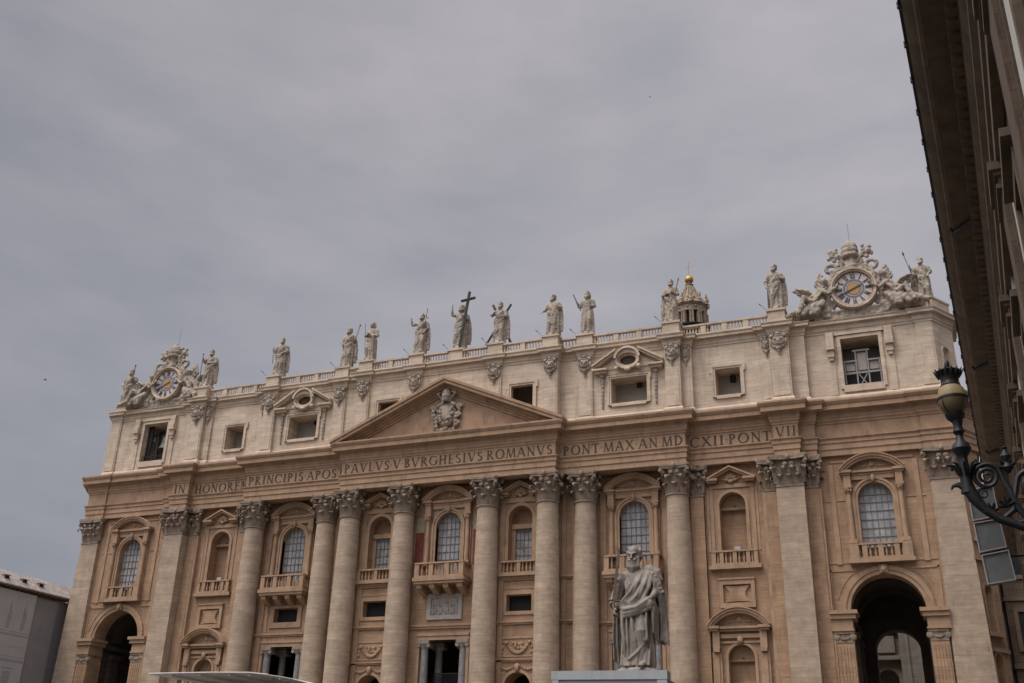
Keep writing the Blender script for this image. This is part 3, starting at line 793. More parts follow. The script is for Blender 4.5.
def leaf(mb, base, out, h, w):
    o = Vector((out[0], out[1], 0)).normalized(); t = Vector((-o.y, o.x, 0)); b = Vector(base)
    rows = [(0, 0, .85), (.05, .22, 1.0), (.08, .42, .9), (.12, .6, 1.08), (.2, .8, .9), (.34, .95, .95), (.5, .93, .72), (.55, .8, .35), (.5, .7, .1)]
    vs = []
    for i, (k, z, ww) in enumerate(rows):
        for j in (-1, -.5, 0, .5, 1):
            q = -.07 * abs(j) * h + (.06 * h if j in (-.5, .5) else 0) + (.03 * h if (i % 2 and abs(j) == 1) else 0)
            vs.append(b + o * (k * h + q) + t * (j * w * ww / 2) + Vector((0, 0, z * h - .06 * abs(j) * h)))
    fs = [(5 * r + c, 5 * r + c + 1, 5 * r + c + 6, 5 * r + c + 5) for r in range(len(rows) - 1) for c in range(4)]
    mb.add(vs, fs)

def volute(mb, c, axis, r, th):
    a = Vector((axis[0], axis[1], 0)).normalized(); c = Vector(c)
    mb.tube([c - a * th, c - a * th * .6, c + a * th * .6, c + a * th], [r * .75, r, r, r * .75], 12)
    for q in (-1, 1): mb.tube([c + a * th * q, c + a * (th + .08) * q], [r * .35, r * .25], 8)

def capital_round():
    H = 3.45; b = MB()
    b.lathe([(1.2, 0), (1.34, .06), (1.34, .2), (1.2, .26), (1.2, .3), (1.2, 2.2), (1.32, 2.7), (1.5, 2.95)], n=24)
    for i in range(8):
        a = 2 * PI * i / 8; leaf(b, (1.2 * cos(a), 1.2 * sin(a), .27), (cos(a), sin(a)), 1.15, .95)
        a += PI / 8; leaf(b, (1.2 * cos(a), 1.2 * sin(a), .5), (cos(a), sin(a)), 1.75, .95)
    for i in range(4):
        a = PI / 4 + i * PI / 2; o = (cos(a), sin(a))
        volute(b, (o[0] * 2.1, o[1] * 2.1, 2.72), (-o[1], o[0]), .23, .15)
        leaf(b, (o[0] * 1.25, o[1] * 1.25, 1.35), o, 1.35, .7)
        b.tube([(o[0] * 1.25, o[1] * 1.25, 1.7), (o[0] * 1.5, o[1] * 1.5, 2.3), (o[0] * 1.9, o[1] * 1.9, 2.85), (o[0] * 2.15, o[1] * 2.15, 2.9)], [.16, .18, .18, .16], 7)
        c = i * PI / 2; d = (cos(c), sin(c))
        for q in (-1, 1): volute(b, (d[0] * 1.45 - q * d[1] * .34, d[1] * 1.45 + q * d[0] * .34, 2.5), d, .22, .14)
        b.ball((d[0] * 1.66, d[1] * 1.66, 3.2), (.25, .25, .34), 8, 6)
    P = []
    for i in range(4):
        a = PI / 4 + i * PI / 2; a2 = a + PI / 2
        c0 = Vector((cos(a), sin(a))) * 2.45; c1 = Vector((cos(a2), sin(a2))) * 2.45; mid = (c0 + c1) * .5; n = mid.normalized()
        tt = (c1 - c0).normalized()
        for k in range(7):
            t = k / 6; p = c0 + tt * .22 + (c1 - tt * .22 - c0 - tt * .22) * t; P.append(p - n * (.34 * 4 * t * (1 - t) * .9))
    for z0, z1, sc in ((2.95, 3.2, .95), (3.2, H, 1.0)):
        n = len(P); vs = [(p.x * sc, p.y * sc, z0) for p in P] + [(p.x * sc, p.y * sc, z1) for p in P]
        b.add(vs, [tuple(range(n - 1, -1, -1)), tuple(range(n, 2 * n))] + [(i, (i + 1) % n, (i + 1) % n + n, i + n) for i in range(n)])
    return b

def capital_flat(w, dep, leaves=3):
    """pilaster capital: front at y=0 facing -y, depth dep behind"""
    H = 3.45; b = MB()
    b.box(-w / 2, w / 2, 0, dep, 0, 2.95); b.box(-w / 2 - .1, w / 2 + .1, -.1, dep, .05, .22)
    for i in range(leaves):
        x = -w / 2 + w * (i + .5) / leaves; leaf(b, (x, 0, .25), (0, -1), 1.15, w / leaves * .95)
    for i in range(leaves + 1):
        x = -w / 2 + w * i / leaves
        leaf(b, (x * .96, 0, .5), (-.5 if i == 0 else .5 if i == leaves else 0, -1), 1.75, w / leaves * .9)
    for s in (-1, 1):
        k = max(1, int(dep / .9))
        for i in range(k):
            leaf(b, (s * w / 2, dep * (i + .5) / k, .25), (s, 0), 1.15, .8); leaf(b, (s * w / 2, dep * (i + .95) / k, .5), (s, 0), 1.7, .8)
        volute(b, (s * (w / 2 + .46), -.46, 2.7), (s, 1), .23, .15)
        leaf(b, (s * (w / 2 - .05), 0.05, 1.35), (s, -1), 1.35, .7)
        b.tube([(s * w / 2, 0, 1.9), (s * (w / 2 + .1), -.12, 2.4), (s * (w / 2 + .4), -.4, 2.88)], [.16, .18, .16], 7)
        volute(b, (s * .34, -.16, 2.5), (0, 1), .24, .14)
    b.ball((0, -.32, 3.2), (.25, .25, .34), 8, 6)
    P = [(-w / 2 - .72, -.5), (-w / 2 - .5, -.75), (-w / 4, -.42), (0, -.34), (w / 4, -.42), (w / 2 + .5, -.75), (w / 2 + .72, -.5), (w / 2 + .4, dep), (-w / 2 - .4, dep)]
    for z0, z1, sc in ((2.95, 3.2, .95), (3.2, H, 1.0)):
        n = len(P); vs = [(x * sc, y if y > 0 else y * sc, z0) for x, y in P] + [(x * sc, y if y > 0 else y * sc, z1) for x, y in P]
        b.add(vs, [tuple(range(n - 1, -1, -1)), tuple(range(n, 2 * n))] + [(i, (i + 1) % n, (i + 1) % n + n, i + n) for i in range(n)])
    return b

ZN, ZC = 33.4, 36.85
cap_me = capital_round().mesh('capital', 'cap', 40)
b = MB()
b.box(-1.95, 1.95, -1.95, 1.95, 0, .6); b.lathe([(1.9, .6), (1.95, .8), (1.7, 1.0), (1.65, 1.15), (1.75, 1.3), (1.6, 1.5), (1.48, 1.6)], n=28)
b.lathe([(1.42, 1.6), (1.42, 9), (1.38, 14), (1.31, 20), (1.2, ZN - ZB)], n=32)
shaft_me = b.mesh('column', 'column', 40)
for a, y in ((A6, -2.95), (A5, -2.95), (A4, -1.65), (A3, -1.65)):
    for s in (-1, 1):
        c = link('column', shaft_me, BAS, (s * a, y, ZB))
        k = bpy.data.objects.new('capital', cap_me); COL.objects.link(k); k.parent = c; k.location = (0, 0, ZN - ZB)
        k['x'] = 0; del k['x']
def pilaster(x, w, yf, yb, leaves=3, mname='column', cw=None):
    b = MB(); b.box(x - w / 2 - .25, x + w / 2 + .25, yf - .25, yb, ZB, ZB + 1.2); b.box(x - w / 2, x + w / 2, yf, yb, ZB + 1.2, ZN)
    p = b.build('pilaster', mname, BAS, smooth=0)
    k = MB(); k.merge(capital_flat(w * .96, yb - yf, leaves), Matrix.Translation((x, yf + .03, ZN)))
    k.build('capital', 'cap', p, smooth=40)
for s in (-1, 1):
    pilaster(s * A2, 2.86, -2.4, -.4)
    b = MB(); x0, x1 = s * 53.28, s * 56.1
    b.prism([(s * 53.05, ZB), (s * 56.75, ZB), (s * 56.1, ZN), (s * 53.28, ZN)], -.9, .5)
    b.box(s * 52.8, s * 57.0, -1.15, .5, ZB, ZB + 1.2)
    pe = b.build('pilaster', 'column', BAS, smooth=0)
    k = MB(); k.merge(capital_flat(2.75, 1.4, 3), Matrix.Translation((s * 54.7, -.87, ZN))); k.build('capital', 'cap', pe, smooth=40)
    pilaster(s * (A2 + 2.1), 1.3, W4 - .75, -.2, 2, 'wall'); pilaster(s * (A2 - 2.15), 1.3, W3 - .55, -.2, 2, 'wall')
    pilaster(s * (A3 + 2.0), 1.4, W3 - .45, -.2, 2, 'wall')

# ---- main entablature
ent_half = [(0, 13.96, -4.0), (13.96, 28.75, -2.85), (28.75, 38.2, -1.55), (38.2, 40.86, -2.4), (40.86, 42.5, -1.45), (42.5, 53.1, -.9), (53.1, 56.2, -1.1)]
end = [(58.4, 2.2), (58.4, 9.0)]
path = plan(ent_half, end, end)
e = MB()
prof = [(-.4, 36.85), (0, 36.85), (0, 37.45), (.1, 37.52), (.1, 38.1), (.2, 38.17), (.2, 38.5), (.36, 38.68), (.36, 38.76), (0, 38.77), (0, 40.3), (.1, 40.38), (.1, 40.52), (.24, 40.7), (.24, 40.9), (.32, 41.0), (.32, 41.48), (.4, 41.62), (1.05, 41.66), (1.05, 42.16), (1.13, 42.2), (1.3, 42.5), (1.3, 42.7), (.2, 43.0), (-.4, 43.02)]
e.sweep(path, prof)
for x0, x1, y in ent_half:
    for s in ((-1, 1) if x0 > 0 else (0,)):
        a, b_ = (-x1, x1) if s == 0 else (min(s * x0, s * x1), max(s * x0, s * x1))
        e.box(a + .02, b_ - .02, y + .06, 2.5, 36.87, 42.98)
ENT = e.build('entablature', 'trim', BAS, smooth=25)
# ---- inscription: Roman capitals cut as thick-and-thin strokes
TK, TN = .17, .075
def glyph(ch):
    """list of quads/ribbons as (inner, outer) point lists plus the advance width; height 1"""
    S = []
    def stem(x, w=TK, z0=0, z1=1, serif=True):
        S.append([(x - w / 2, z0), (x + w / 2, z0), (x + w / 2, z1), (x - w / 2, z1)])
        if serif:
            for z in ((z0, z0 + .045), (z1 - .045, z1)): S.append([(x - w / 2 - .08, z[0]), (x + w / 2 + .08, z[0]), (x + w / 2 + .08, z[1]), (x - w / 2 - .08, z[1])])
    def line(x0, z0, x1, z1, w):
        dx = w / 2 * math.hypot(x1 - x0, z1 - z0) / max(.2, abs(z1 - z0))
        S.append([(x0 - dx, z0), (x0 + dx, z0), (x1 + dx, z1), (x1 - dx, z1)])
    def bar(x0, x1, z, w=TN): S.append([(x0, z - w / 2), (x1, z - w / 2), (x1, z + w / 2), (x0, z + w / 2)])
    def foot(x, z):
        S.append([(x - .13, z), (x + .13, z), (x + .13, z + .045), (x - .13, z + .045)])
    def arc(cx, cz, rx, rz, a0, a1, n=14):
        for i in range(n):
            q = []
            for k in (i, i + 1):
                a = a0 + (a1 - a0) * k / n; w = TN + (TK - TN) * abs(cos(a)) ** 1.3
                q.append(((cx + rx * cos(a), cz + rz * sin(a)), (cx + (rx - w) * cos(a), cz + (rz - w * .8) * sin(a))))
            S.append([q[0][0], q[1][0], q[1][1], q[0][1]])
    h = PI / 2
    if ch == 'I': stem(.2); w = .4
    elif ch == 'N': stem(.14, TN); stem(.72, TN); line(.12, 1, .74, 0, TK * .95); w = .86
    elif ch == 'H': stem(.17); stem(.71); bar(.17, .71, .52); w = .88
    elif ch == 'O': arc(.5, .5, .5, .52, 0, 2 * PI, 26); w = 1.0
    elif ch == 'C': arc(.5, .5, .5, .52, .8, 2 * PI - .8, 20); S.append([(.82, .72), (.86, .72), (.86, .98), (.82, .9)]); w = .88
    elif ch == 'G': arc(.5, .5, .5, .52, .8, 2 * PI - .7, 20); stem(.8, TK * .9, .06, .45, False); bar(.66, .95, .45); w = .95
    elif ch == 'R': stem(.17); arc(.2, .75, .42, .27, -h, h); line(.72, 0, .34, .5, TK * .9); foot(.74, 0); w = .8
    elif ch == 'P': stem(.17); arc(.2, .73, .42, .29, -h, h); w = .66
    elif ch == 'B': stem(.17); arc(.2, .76, .36, .26, -h, h); arc(.2, .28, .42, .29, -h, h); w = .68
    elif ch == 'D': stem(.17); arc(.2, .5, .62, .52, -h, h, 18); w = .88
    elif ch == 'E': stem(.17); bar(.17, .6, .97); bar(.17, .54, .52); bar(.17, .62, .03); w = .68
    elif ch == 'L': stem(.17); bar(.17, .62, .03); w = .64
    elif ch == 'T': stem(.38); bar(.02, .74, .96); S.append([(.02, .82), (.06, .82), (.06, .99), (.02, .99)]); S.append([(.70, .82), (.74, .82), (.74, .99), (.70, .99)]); w = .76
    elif ch == 'M': line(.1, 0, .18, 1, TN); line(.5, 0, .2, 1, TK * .9); line(.5, 0, .82, 1, TN); line(.92, 0, .84, 1, TK * .9); foot(.1, 0); foot(.92, 0); w = 1.02
    elif ch == 'A': line(.08, 0, .42, 1, TN); line(.8, 0, .44, 1, TK); bar(.2, .64, .36); foot(.08, 0); foot(.8, 0); w = .88
    elif ch == 'V': line(.44, 0, .1, 1, TK); line(.46, 0, .8, 1, TN); foot(.1, .955); foot(.8, .955); w = .88
    elif ch == 'X': line(.78, 0, .12, 1, TK); line(.1, 0, .74, 1, TN); foot(.12, .955); foot(.74, .955); foot(.1, 0); foot(.8, 0); w = .88
    elif ch == 'S':
        arc(.3, .745, .26, .27, .5, 1.5 * PI, 12); arc(.3, .26, .28, .28, -PI + .5, h, 12); w = .6
    elif ch == '.': S.append([(-.02, .5), (.05, .43), (.12, .5), (.05, .57)]); w = .1
    elif ch == ' ': w = .3
    return S, w
def inscription(text, x0, x1, y, z, h):
    gap = .17; widths = [glyph(c)[1] for c in text]; tot = sum(widths) + gap * (len(text) - 1)
    sx = (x1 - x0) / tot; x = x0
    b = MB(); b.box(x0 - .12, x1 + .12, y - .018, y + .01, z - .14, z + h + .14)
    panel = b.build('inscription', 'trim', BAS, smooth=0)
    for c, w in zip(text, widths):
        b = MB()
        for k, q in enumerate(glyph(c)[0]):
            b.prism([(x + px * sx, z + pz * h) for px, pz in q], y - .045 - .0007 * k, y - .01)
        b.build('letter', 'letter', panel, smooth=0)
        x += (w + gap) * sx
ZL, HL = 38.98, 1.12
inscription('IN', -40.5, -38.75, -2.4, ZL, HL)
inscription('HONOREM', -37.75, -29.3, -1.55, ZL, HL)
inscription('PRINCIPIS.APOST', -28.4, -14.3, -2.85, ZL, HL)
inscription('PAVLVS.V.BVRGHESIVS.ROMANVS', -13.6, 13.6, -4.0, ZL, HL)
inscription('.PONT.MAX.AN.MD', 14.2, 28.5, -2.85, ZL, HL)
inscription('CXII.PONT', 29.0, 37.9, -1.55, ZL, HL)
inscription('VII', 38.5, 40.65, -2.4, ZL, HL)

# ---- pediment
pd = MB(); XH = 15.3; AP = 49.75; ZT = 43.0; K = (AP - ZT) / XH
def chev(z_off, t, y0, y1, cut=0):
    for s in (-1, 1):
        xo = XH - cut
        pd.prism([(0, AP - z_off), (s * xo, AP - z_off - K * xo), (s * xo, AP - z_off - K * xo - t), (0, AP - z_off - t)], y0, y1)
chev(0, .35, -5.42, -1.6); chev(.352, .42, -5.28, -1.6, .1); chev(.774, .4, -4.55, -1.6, .9); chev(1.176, .3, -4.3, -1.6, 1.5); chev(1.478, .3, -4.12, -1.6, 2.2)
pd.prism([(-12.8, 42.9), (12.8, 42.9), (0, 48.4)], -3.95, -2.0)
PED = pd.build('pediment', 'trim', BAS, smooth=0)
ca = MB()
ca.ball((0, -4.15, 45.2), (1.25, .38, 1.65), 16, 10)
ca.ball((0, -4.35, 45.3), (.9, .3, 1.2), 14, 8)
rg = random.Random(11)
for i in range(26):
    a = 2 * PI * i / 26; r = 1.0 + .15 * sin(5 * a)
    x, z = 1.55 * r * cos(a), 45.1 + 2.0 * r * sin(a)
    ca.ball((x, -4.2 + rg.uniform(-.1, .1), z), rg.uniform(.2, .36), 7, 5)
for s in (-1, 1):
    for k in range(3):
        c = Vector((s * (1.45 + .12 * k), -4.3, 43.9 + k * 1.05))
        pts = [c + Vector((s * .38 * (1 - t / 14) * cos(t * .75), 0, .38 * (1 - t / 14) * sin(t * .75))) for t in range(12)]
        ca.tube(pts, .12, 6)
    ca.tube([(s * .25, -4.4, 46.7), (s * 1.1, -4.4, 47.7)], .11, 6); ca.ball((s * 1.15, -4.4, 47.8), .26, 8, 6); ca.ball((s * .9, -4.38, 47.95), .2, 8, 6)
    ca.tube([(s * 1.6, -4.1, 46.2), (s * 2.1, -4.1, 46.4), (s * 2.3, -4.1, 46.05)], [.1, .08, .05], 6)
ca.lathe([(.55, 46.75), (.62, 46.9), (.6, 47.3), (.66, 47.4), (.55, 47.8), (.58, 47.9), (.4, 48.3), (.12, 48.55)], (0, -4.35, 0), 12); ca.ball((0, -4.35, 48.65), .17, 8, 6)
for i in range(40):
    u, v = rg.uniform(-1, 1), rg.uniform(-1, 1)
    if u * u + v * v < 1: ca.ball((u * 1.1, -4.55, 45.2 + v * 1.5), rg.uniform(.1, .22), 6, 5)
ca.build('coat_of_arms', 'statue', PED)
# ================================================================== ATTIC
ZA = 43.0
att_half = [(0, 4.5, -2.35), (4.5, 6.35, -2.55), (6.35, 11.85, -2.35), (11.85, 13.65, -2.6), (13.65, 15.9, -1.4), (15.9, 17.7, -1.65), (17.7, 26.5, -1.4),
            (26.5, 28.3, -1.85), (28.3, 29.5, -1.05), (29.5, 37.4, -.45), (37.4, 38.45, -.75), (38.45, 40.55, -1.35), (40.55, 42.2, -.4), (42.2, 53.9, .2), (53.9, 55.65, 0)]
att_end = [(57.65, 3.2), (57.65, 9.0)]
aw = MB()
ATTW = {}
def attic_holes(xc):
    c = abs(xc)
    if abs(c - 9.08) < .1 or 6.35 <= c <= 11.85: return [(rect(xc - 1.4, xc + 1.4, 45.2, 48.55), .5)]
    if 17.7 <= c <= 26.5: return [(rect(xc - 2.14, xc + 2.14, 45.25, 48.35), 2.2)]
    if 29.5 <= c <= 37.4: return [(rect(xc - 1.42, xc + 1.42, 45.2, 48.4), 2.2)]
    if 42.2 <= c <= 53.9: return [(rect(xc - 2.0, xc + 2.0, 45.0, 50.55), 3.0)]
    return []
for x0, x1, y in att_half:
    for s in ((-1, 1) if x0 > 0 else (0,)):
        a, b = (-x1, x1) if s == 0 else (min(s * x0, s * x1), max(s * x0, s * x1))
        xc = {9.1: 9.08, 22.1: 22.1, 33.45: 33.45, 48.05: 48.0 if s > 0 else 47.6}.get(round((x0 + x1) / 2, 2), (x0 + x1) / 2) * (s or 1)
        hs = attic_holes(xc)
        aw.flat_poly(rect(a, b, ZA - .05, 52.0), [h for h, d in hs], y)
        for h, d in hs: aw.reveal(h, y, y + d, False)
        for x in (a, b): aw.add([(x, y, ZA - .05), (x, y + 2.4, ZA - .05), (x, y + 2.4, 52.0), (x, y, 52.0)], [(0, 1, 2, 3)])
mt2, wd2 = face_frame((55.65, 0), (57.65, 3.2))
for s in (-1, 1):
    q = [(55.65, 0), (57.65, 3.2), (57.65, 9.0)]
    for k, ((xa, ya), (xb, yb)) in enumerate(zip(q, q[1:])):
        if s > 0 and k == 0: continue
        aw.add([(s * xa, ya, ZA - .05), (s * xb, yb, ZA - .05), (s * xb, yb, 52), (s * xa, ya, 52)], [(0, 1, 2, 3)])
f = MB(); f.flat_poly(rect(0, wd2, ZA - .05, 52), [arched(wd2 * .5, .62, 45.0, 48.1, 12)], 0); hollow(f, wd2 * .5, .62, 45.0, 48.1); aw.merge(f, mt2)
ATT = aw.build('attic_wall', 'cream', BAS, smooth=30)
rr = MB(); rr.box(-56.0, 56.0, 4.2, 8.8, 43, 52.4); rr.box(-55.4, 55.4, .35, 4.3, 51.7, 52.3); rr.box(-56, 56, 3.3, 8.9, 36.9, 43.02)
for x in (-57.3, -52.5, -43.0, -38.5, -29, -17, -13, -5.4, 5.4, 13, 17, 29, 38.5, 43.0, 52.5): rr.box(x, x + .5, 1.4, 4.3, 43, 51.75)
rr.build('attic_roof', 'plaster', BAS, smooth=0)
b = MB(); b.arch(wd2 * .5, 48.1, .62, .8, -.1, .03, n=12)
for q in (-1, 1): b.box(wd2 * .5 + q * .62, wd2 * .5 + q * .8, -.1, .03, 45.0, 48.1)
w = MB(); w.merge(b, mt2); w.build('side_niche', 'cream', BAS)

apath = plan(att_half, att_end, att_end)
ac = MB()
ac.sweep(apath, [(-.3, 51.35), (.08, 51.4), (.08, 51.6), (.2, 51.75), (.2, 51.95), (.26, 52.1), (.26, 52.3), (.62, 52.34), (.62, 52.58), (.74, 52.76), (.74, 52.82), (-.1, 52.9), (-.6, 52.91)])
ac.build('attic_cornice', 'cream', BAS, smooth=25)
ab = MB(); ab.sweep(apath, [(-.2, 43.0), (.22, 43.0), (.22, 43.7), (.1, 43.9), (-.2, 43.92)]); ab.build('attic_base', 'cream', BAS, smooth=25)

# pilaster strips with their raised borders, bases, and carved ornaments
def ornament():
    b = MB(); rg = random.Random(3)
    b.ball((0, -.12, .1), (.62, .32, .75), 12, 8)
    for s in (-1, 1):
        b.ball((s * .3, -.38, .3), (.16, .14, .2), 8, 6); b.ball((s * .62, -.1, .75), (.26, .24, .3), 8, 6); b.ball((s * .72, -.05, .1), (.16, .16, .5), 8, 6)
        pts = [(s * (.62 + .26 * (1 - t / 12) * cos(t * .7)), -.16, .95 + .26 * (1 - t / 12) * sin(t * .7)) for t in range(10)]
        b.tube(pts, .1, 6)
        swag(b, 0, s * .62, -.15, -.35, .25, .14, 6)
    b.ball((0, -.42, .02), (.2, .2, .26), 8, 6); b.ball((0, -.4, -.28), (.3, .16, .12), 8, 6); b.ball((0, -.3, .95), (.3, .2, .18), 8, 6); b.ball((0, -.28, .68), (.34, .16, .14), 8, 6)
    b.ball((0, -.2, -.75), (.3, .2, .3), 8, 6); b.ball((0, -.15, -1.1), (.16, .14, .22), 7, 5); b.ball((0, -.1, -1.45), (.08, .08, .12), 6, 5)
    return b.mesh('pilaster_ornament', 'statue', 60)
orn_me = ornament()
for a, y, wv in ((5.42, -2.55, 1.85), (12.75, -2.6, 1.8), (16.8, -1.65, 1.8), (27.4, -1.85, 1.8), (39.5, -1.35, 2.1), (54.77, 0, 1.75)):
    for s in (-1, 1):
        b = MB(); x = s * a
        b.box(x - wv / 2 + .18, x + wv / 2 - .18, y - .07, y + .02, 44.1, 51.36)
        p = b.build('attic_pilaster', 'cream', BAS, smooth=0)
        if a < 50:
            k = link('pilaster_ornament', orn_me, p, (x, y - .1, 50.45), scale=(wv / 1.85, 1, 1))
for a, y in ((38.0, -.75), (28.85, -1.05), (41.2, -.4)):
    for s in (-1, 1):
        if a == 41.2: continue
        b = MB(); b.merge(MB().add([], []))
        p = MB(); p.box(s * a - .35, s * a + .35, y - .05, y + .02, 44.1, 51.36); po_ = p.build('attic_pilaster', 'cream', BAS, smooth=0)
        link('pilaster_ornament', orn_me, po_, (s * a, y - .06, 50.45), scale=(.62, .8, 1))

def ear_frame(mb, cx, y, hx, z0, z1, t, ear=.18, dep=.22):
    mb.band(rect(cx - hx, cx + hx, z0, z1) + [(cx - hx, z0)], rect(cx - hx - t * .55, cx + hx + t * .55, z0 - t * .55, z1 + t * .55) + [(cx - hx - t * .55, z0 - t * .55)], y - dep * .6, y + .05)
    X = hx + t; Zt, Zb = z1 + t, z0 - t; a = ear
    o = [(cx - X, z0 - t * .4), (cx - X, z1 - .4), (cx - X - a, z1 - .4), (cx - X - a, Zt), (cx + X + a, Zt), (cx + X + a, z1 - .4), (cx + X, z1 - .4), (cx + X, z0 - t * .4), (cx + X - .5, z0 - t * .4), (cx + X - .5, Zb), (cx - X + .5, Zb), (cx - X + .5, z0 - t * .4)]
    h = rect(cx - hx - t * .55, cx + hx + t * .55, z0 - t * .55, z1 + t * .55)
    mb.flat_poly(o, [h], y - dep); mb.reveal(o, y - dep, y + .02); mb.reveal(h, y - dep, y + .02)

for s in (-1, 1):
    # small square attic windows
    cx, y = s * 33.45, -.45
    b = MB(); ear_frame(b, cx, y, 1.42, 45.2, 48.4, .42); fo = b.build('attic_window', 'cream', BAS, smooth=0)
    k = MB(); k.box(cx - .05, cx + .55, y + 1.7, y + 2.1, 47.45, 48.2); k.build('shutter_box', 'dusk', fo, smooth=0)
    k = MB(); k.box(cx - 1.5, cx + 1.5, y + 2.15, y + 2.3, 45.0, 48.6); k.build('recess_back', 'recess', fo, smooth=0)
    cx, y = s * 9.08, -2.35
    b = MB(); ear_frame(b, cx, y, 1.4, 45.2, 48.55, .45); fo = b.build('attic_window', 'cream', BAS, smooth=0)
    # wide windows with broken pediment and oval
    cx, y = s * 22.1, -1.4
    b = MB(); ear_frame(b, cx, y, 2.14, 45.25, 48.35, .42, ear=.12)
    fo = b.build('attic_window', 'cream', BAS, smooth=0, label='wide attic window under a broken pediment with an oval opening')
    k = MB(); k.box(cx + .5, cx + 1.05, y + 1.7, y + 2.1, 47.75, 48.2); k.build('shutter_box', 'dusk', fo, smooth=0)
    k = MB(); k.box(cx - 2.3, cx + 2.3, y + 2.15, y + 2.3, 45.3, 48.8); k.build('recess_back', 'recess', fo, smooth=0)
    p = MB()
    for q in (-1, 1):
        P0, P1 = (cx + q * 4.3, 49.85), (cx + q * 1.35, 51.65)
        for (o0, o1, d) in ((0, .26, .95), (-.28, -.002, .72)):
            p.prism([(P0[0], P0[1] + o0), (P1[0], P1[1] + o0), (P1[0], P1[1] + o1), (P0[0], P0[1] + o1)], y - d, y + .03)
        p.box(cx + q * 4.3, cx + q * 2.5, y - .9, y + .03, 49.36, 49.56); p.box(cx + q * 4.1, cx + q * 2.6, y - .6, y + .03, 49.05, 49.358)
        p.box(cx + q * 3.9, cx + q * 1.5, y - .14, y + .03, 48.9, 49.048)
        p.prism([(cx + q * 3.9, 49.56), (cx + q * 1.2, 49.56), (cx + q * 1.2, 51.1)], y - .12, y + .02)
    p.build('window_pediment', 'cream', fo, smooth=0)
    p = MB()
    N = 24; inn = [(cx + 1.0 * cos(2 * PI * i / N), 50.42 + .64 * sin(2 * PI * i / N)) for i in range(N + 1)]
    out = [(cx + 1.45 * cos(2 * PI * i / N), 50.42 + 1.3 * sin(2 * PI * i / N) * (1 if sin(2 * PI * i / N) > 0 else .9)) for i in range(N + 1)]
    mid_ = [(cx + 1.2 * cos(2 * PI * i / N), 50.42 + .86 * sin(2 * PI * i / N)) for i in range(N + 1)]
    p.band(inn, mid_, y - .45, y + .03); p.band(mid_, out, y - .7, y + .03)
    p.arch(cx, 50.42, 1.36, 1.62, y - .95, y + .02, .15, PI - .15, 16)
    p.ball((cx, y - .6, 49.2), (.4, .25, .25), 8, 6)
    for q in (-1, 1): p.ball((cx + q * 1.35, y - .6, 49.45), (.3, .25, .3), 8, 6)
    oc = p.build('oculus', 'cream', fo)
    k = MB(); k.flat_poly(inn[:-1], [], y - .06); k.build('oculus_shade', 'dark', oc, smooth=0)
    p = MB()
    for q in (-1, 1):
        x = cx + q * 3.2
        p.ball((x, y - .15, 48.8), (.36, .3, .32), 8, 6)
        for i, z in enumerate((48.3, 47.9, 47.5, 46.95, 46.45, 45.95, 45.5, 45.0)): p.ball((x, y - .06, z), (.26 - .018 * i, .2, .3), 7, 5)
    p.build('pendant_garland', 'statue', fo)
    # belfry opening with brackets
    cx, y = (48.0 if s > 0 else -47.6), .2
    b = MB()
    b.band(rect(cx - 2, cx + 2, 45, 50.55) + [(cx - 2, 45)], rect(cx - 2.4, cx + 2.4, 44.6, 50.95) + [(cx - 2.4, 44.6)], y - .16, y + .05)
    b.box(cx - 2.1, cx + 2.1, y - .2, y + .03, 44.2, 44.598)
    b.box(cx - 2.6, cx + 2.6, y - .28, y + .03, 51.0, 51.34)
    for q in (-1, 1):
        x = cx + q * 3.1
        b.box(x - .34, x + .34, y - .14, y + .03, 43.95, 51.3); b.box(x - .4, x + .4, y - .55, y + .03, 50.1, 51.34)
        b.box(x - .42, x + .42, y - .75, y + .03, 49.2, 50.098); b.box(x - .34, x + .34, y - .5, y + .03, 48.4, 49.198)
        b.box(x - .22, x + .22, y - .4, y + .03, 48.0, 48.398)
    BEL = b.build('belfry_opening', 'cream', BAS, smooth=0)
    k = MB(); k.box(cx - 2.6, cx + 2.6, y + 4.4, y + 4.6, 44.6, 51); k.build('recess_back', 'dusk' if s < 0 else 'recess', BEL, smooth=0)  # left back is near-black: the belfry's inner shade is in its colour
    k = MB()
    if s > 0:
        yy = y + .7
        for x, z1 in ((-1.85, 48.0), (-.62, 49.2), (.62, 49.2), (1.85, 48.0)): k.box(cx + x - .075, cx + x + .075, yy, yy + .12, 45, z1)
        k.box(cx - .9, cx + .9, yy - .02, yy + .14, 49.2, 49.4)
        for q in (-1, 1): k.box(cx + q * .5, cx + q * 1.95, yy - .02, yy + .14, 48.0, 48.18)
        k.box(cx - 1.98, cx + 1.98, yy - .03, yy + .15, 46.55, 46.75)
        k.prism([(cx - .5, 45.05), (cx - .38, 45.05), (cx + .5, 46.5), (cx + .38, 46.5)], yy + .02, yy + .1)
        k.prism([(cx + .38, 45.05), (cx + .5, 45.05), (cx - .38, 46.5), (cx - .5, 46.5)], yy + .03, yy + .09)
        k.box(cx - 1.95, cx + 1.95, yy - .05, yy, 45.02, 45.15)
        fr = k.build('timber_frame', 'paint', BEL, smooth=0)
        k = MB()
        for x0, x1, z0, z1 in ((-.5, .5, 47.0, 49.1), (-1.72, -.75, 47.0, 47.95), (.75, 1.72, 47.0, 47.95)): k.box(cx + x0, cx + x1, yy + .2, yy + .25, z0, z1)
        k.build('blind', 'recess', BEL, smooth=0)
        k = MB(); k.box(cx - 1.98, cx + 1.98, yy + .5, yy + .6, 45, 46.9); k.build('lower_screen', 'dusk', BEL, smooth=0)
    else:
        k.box(cx - 1.98, cx + 1.98, y + .3, y + .36, 45.8, 45.86)
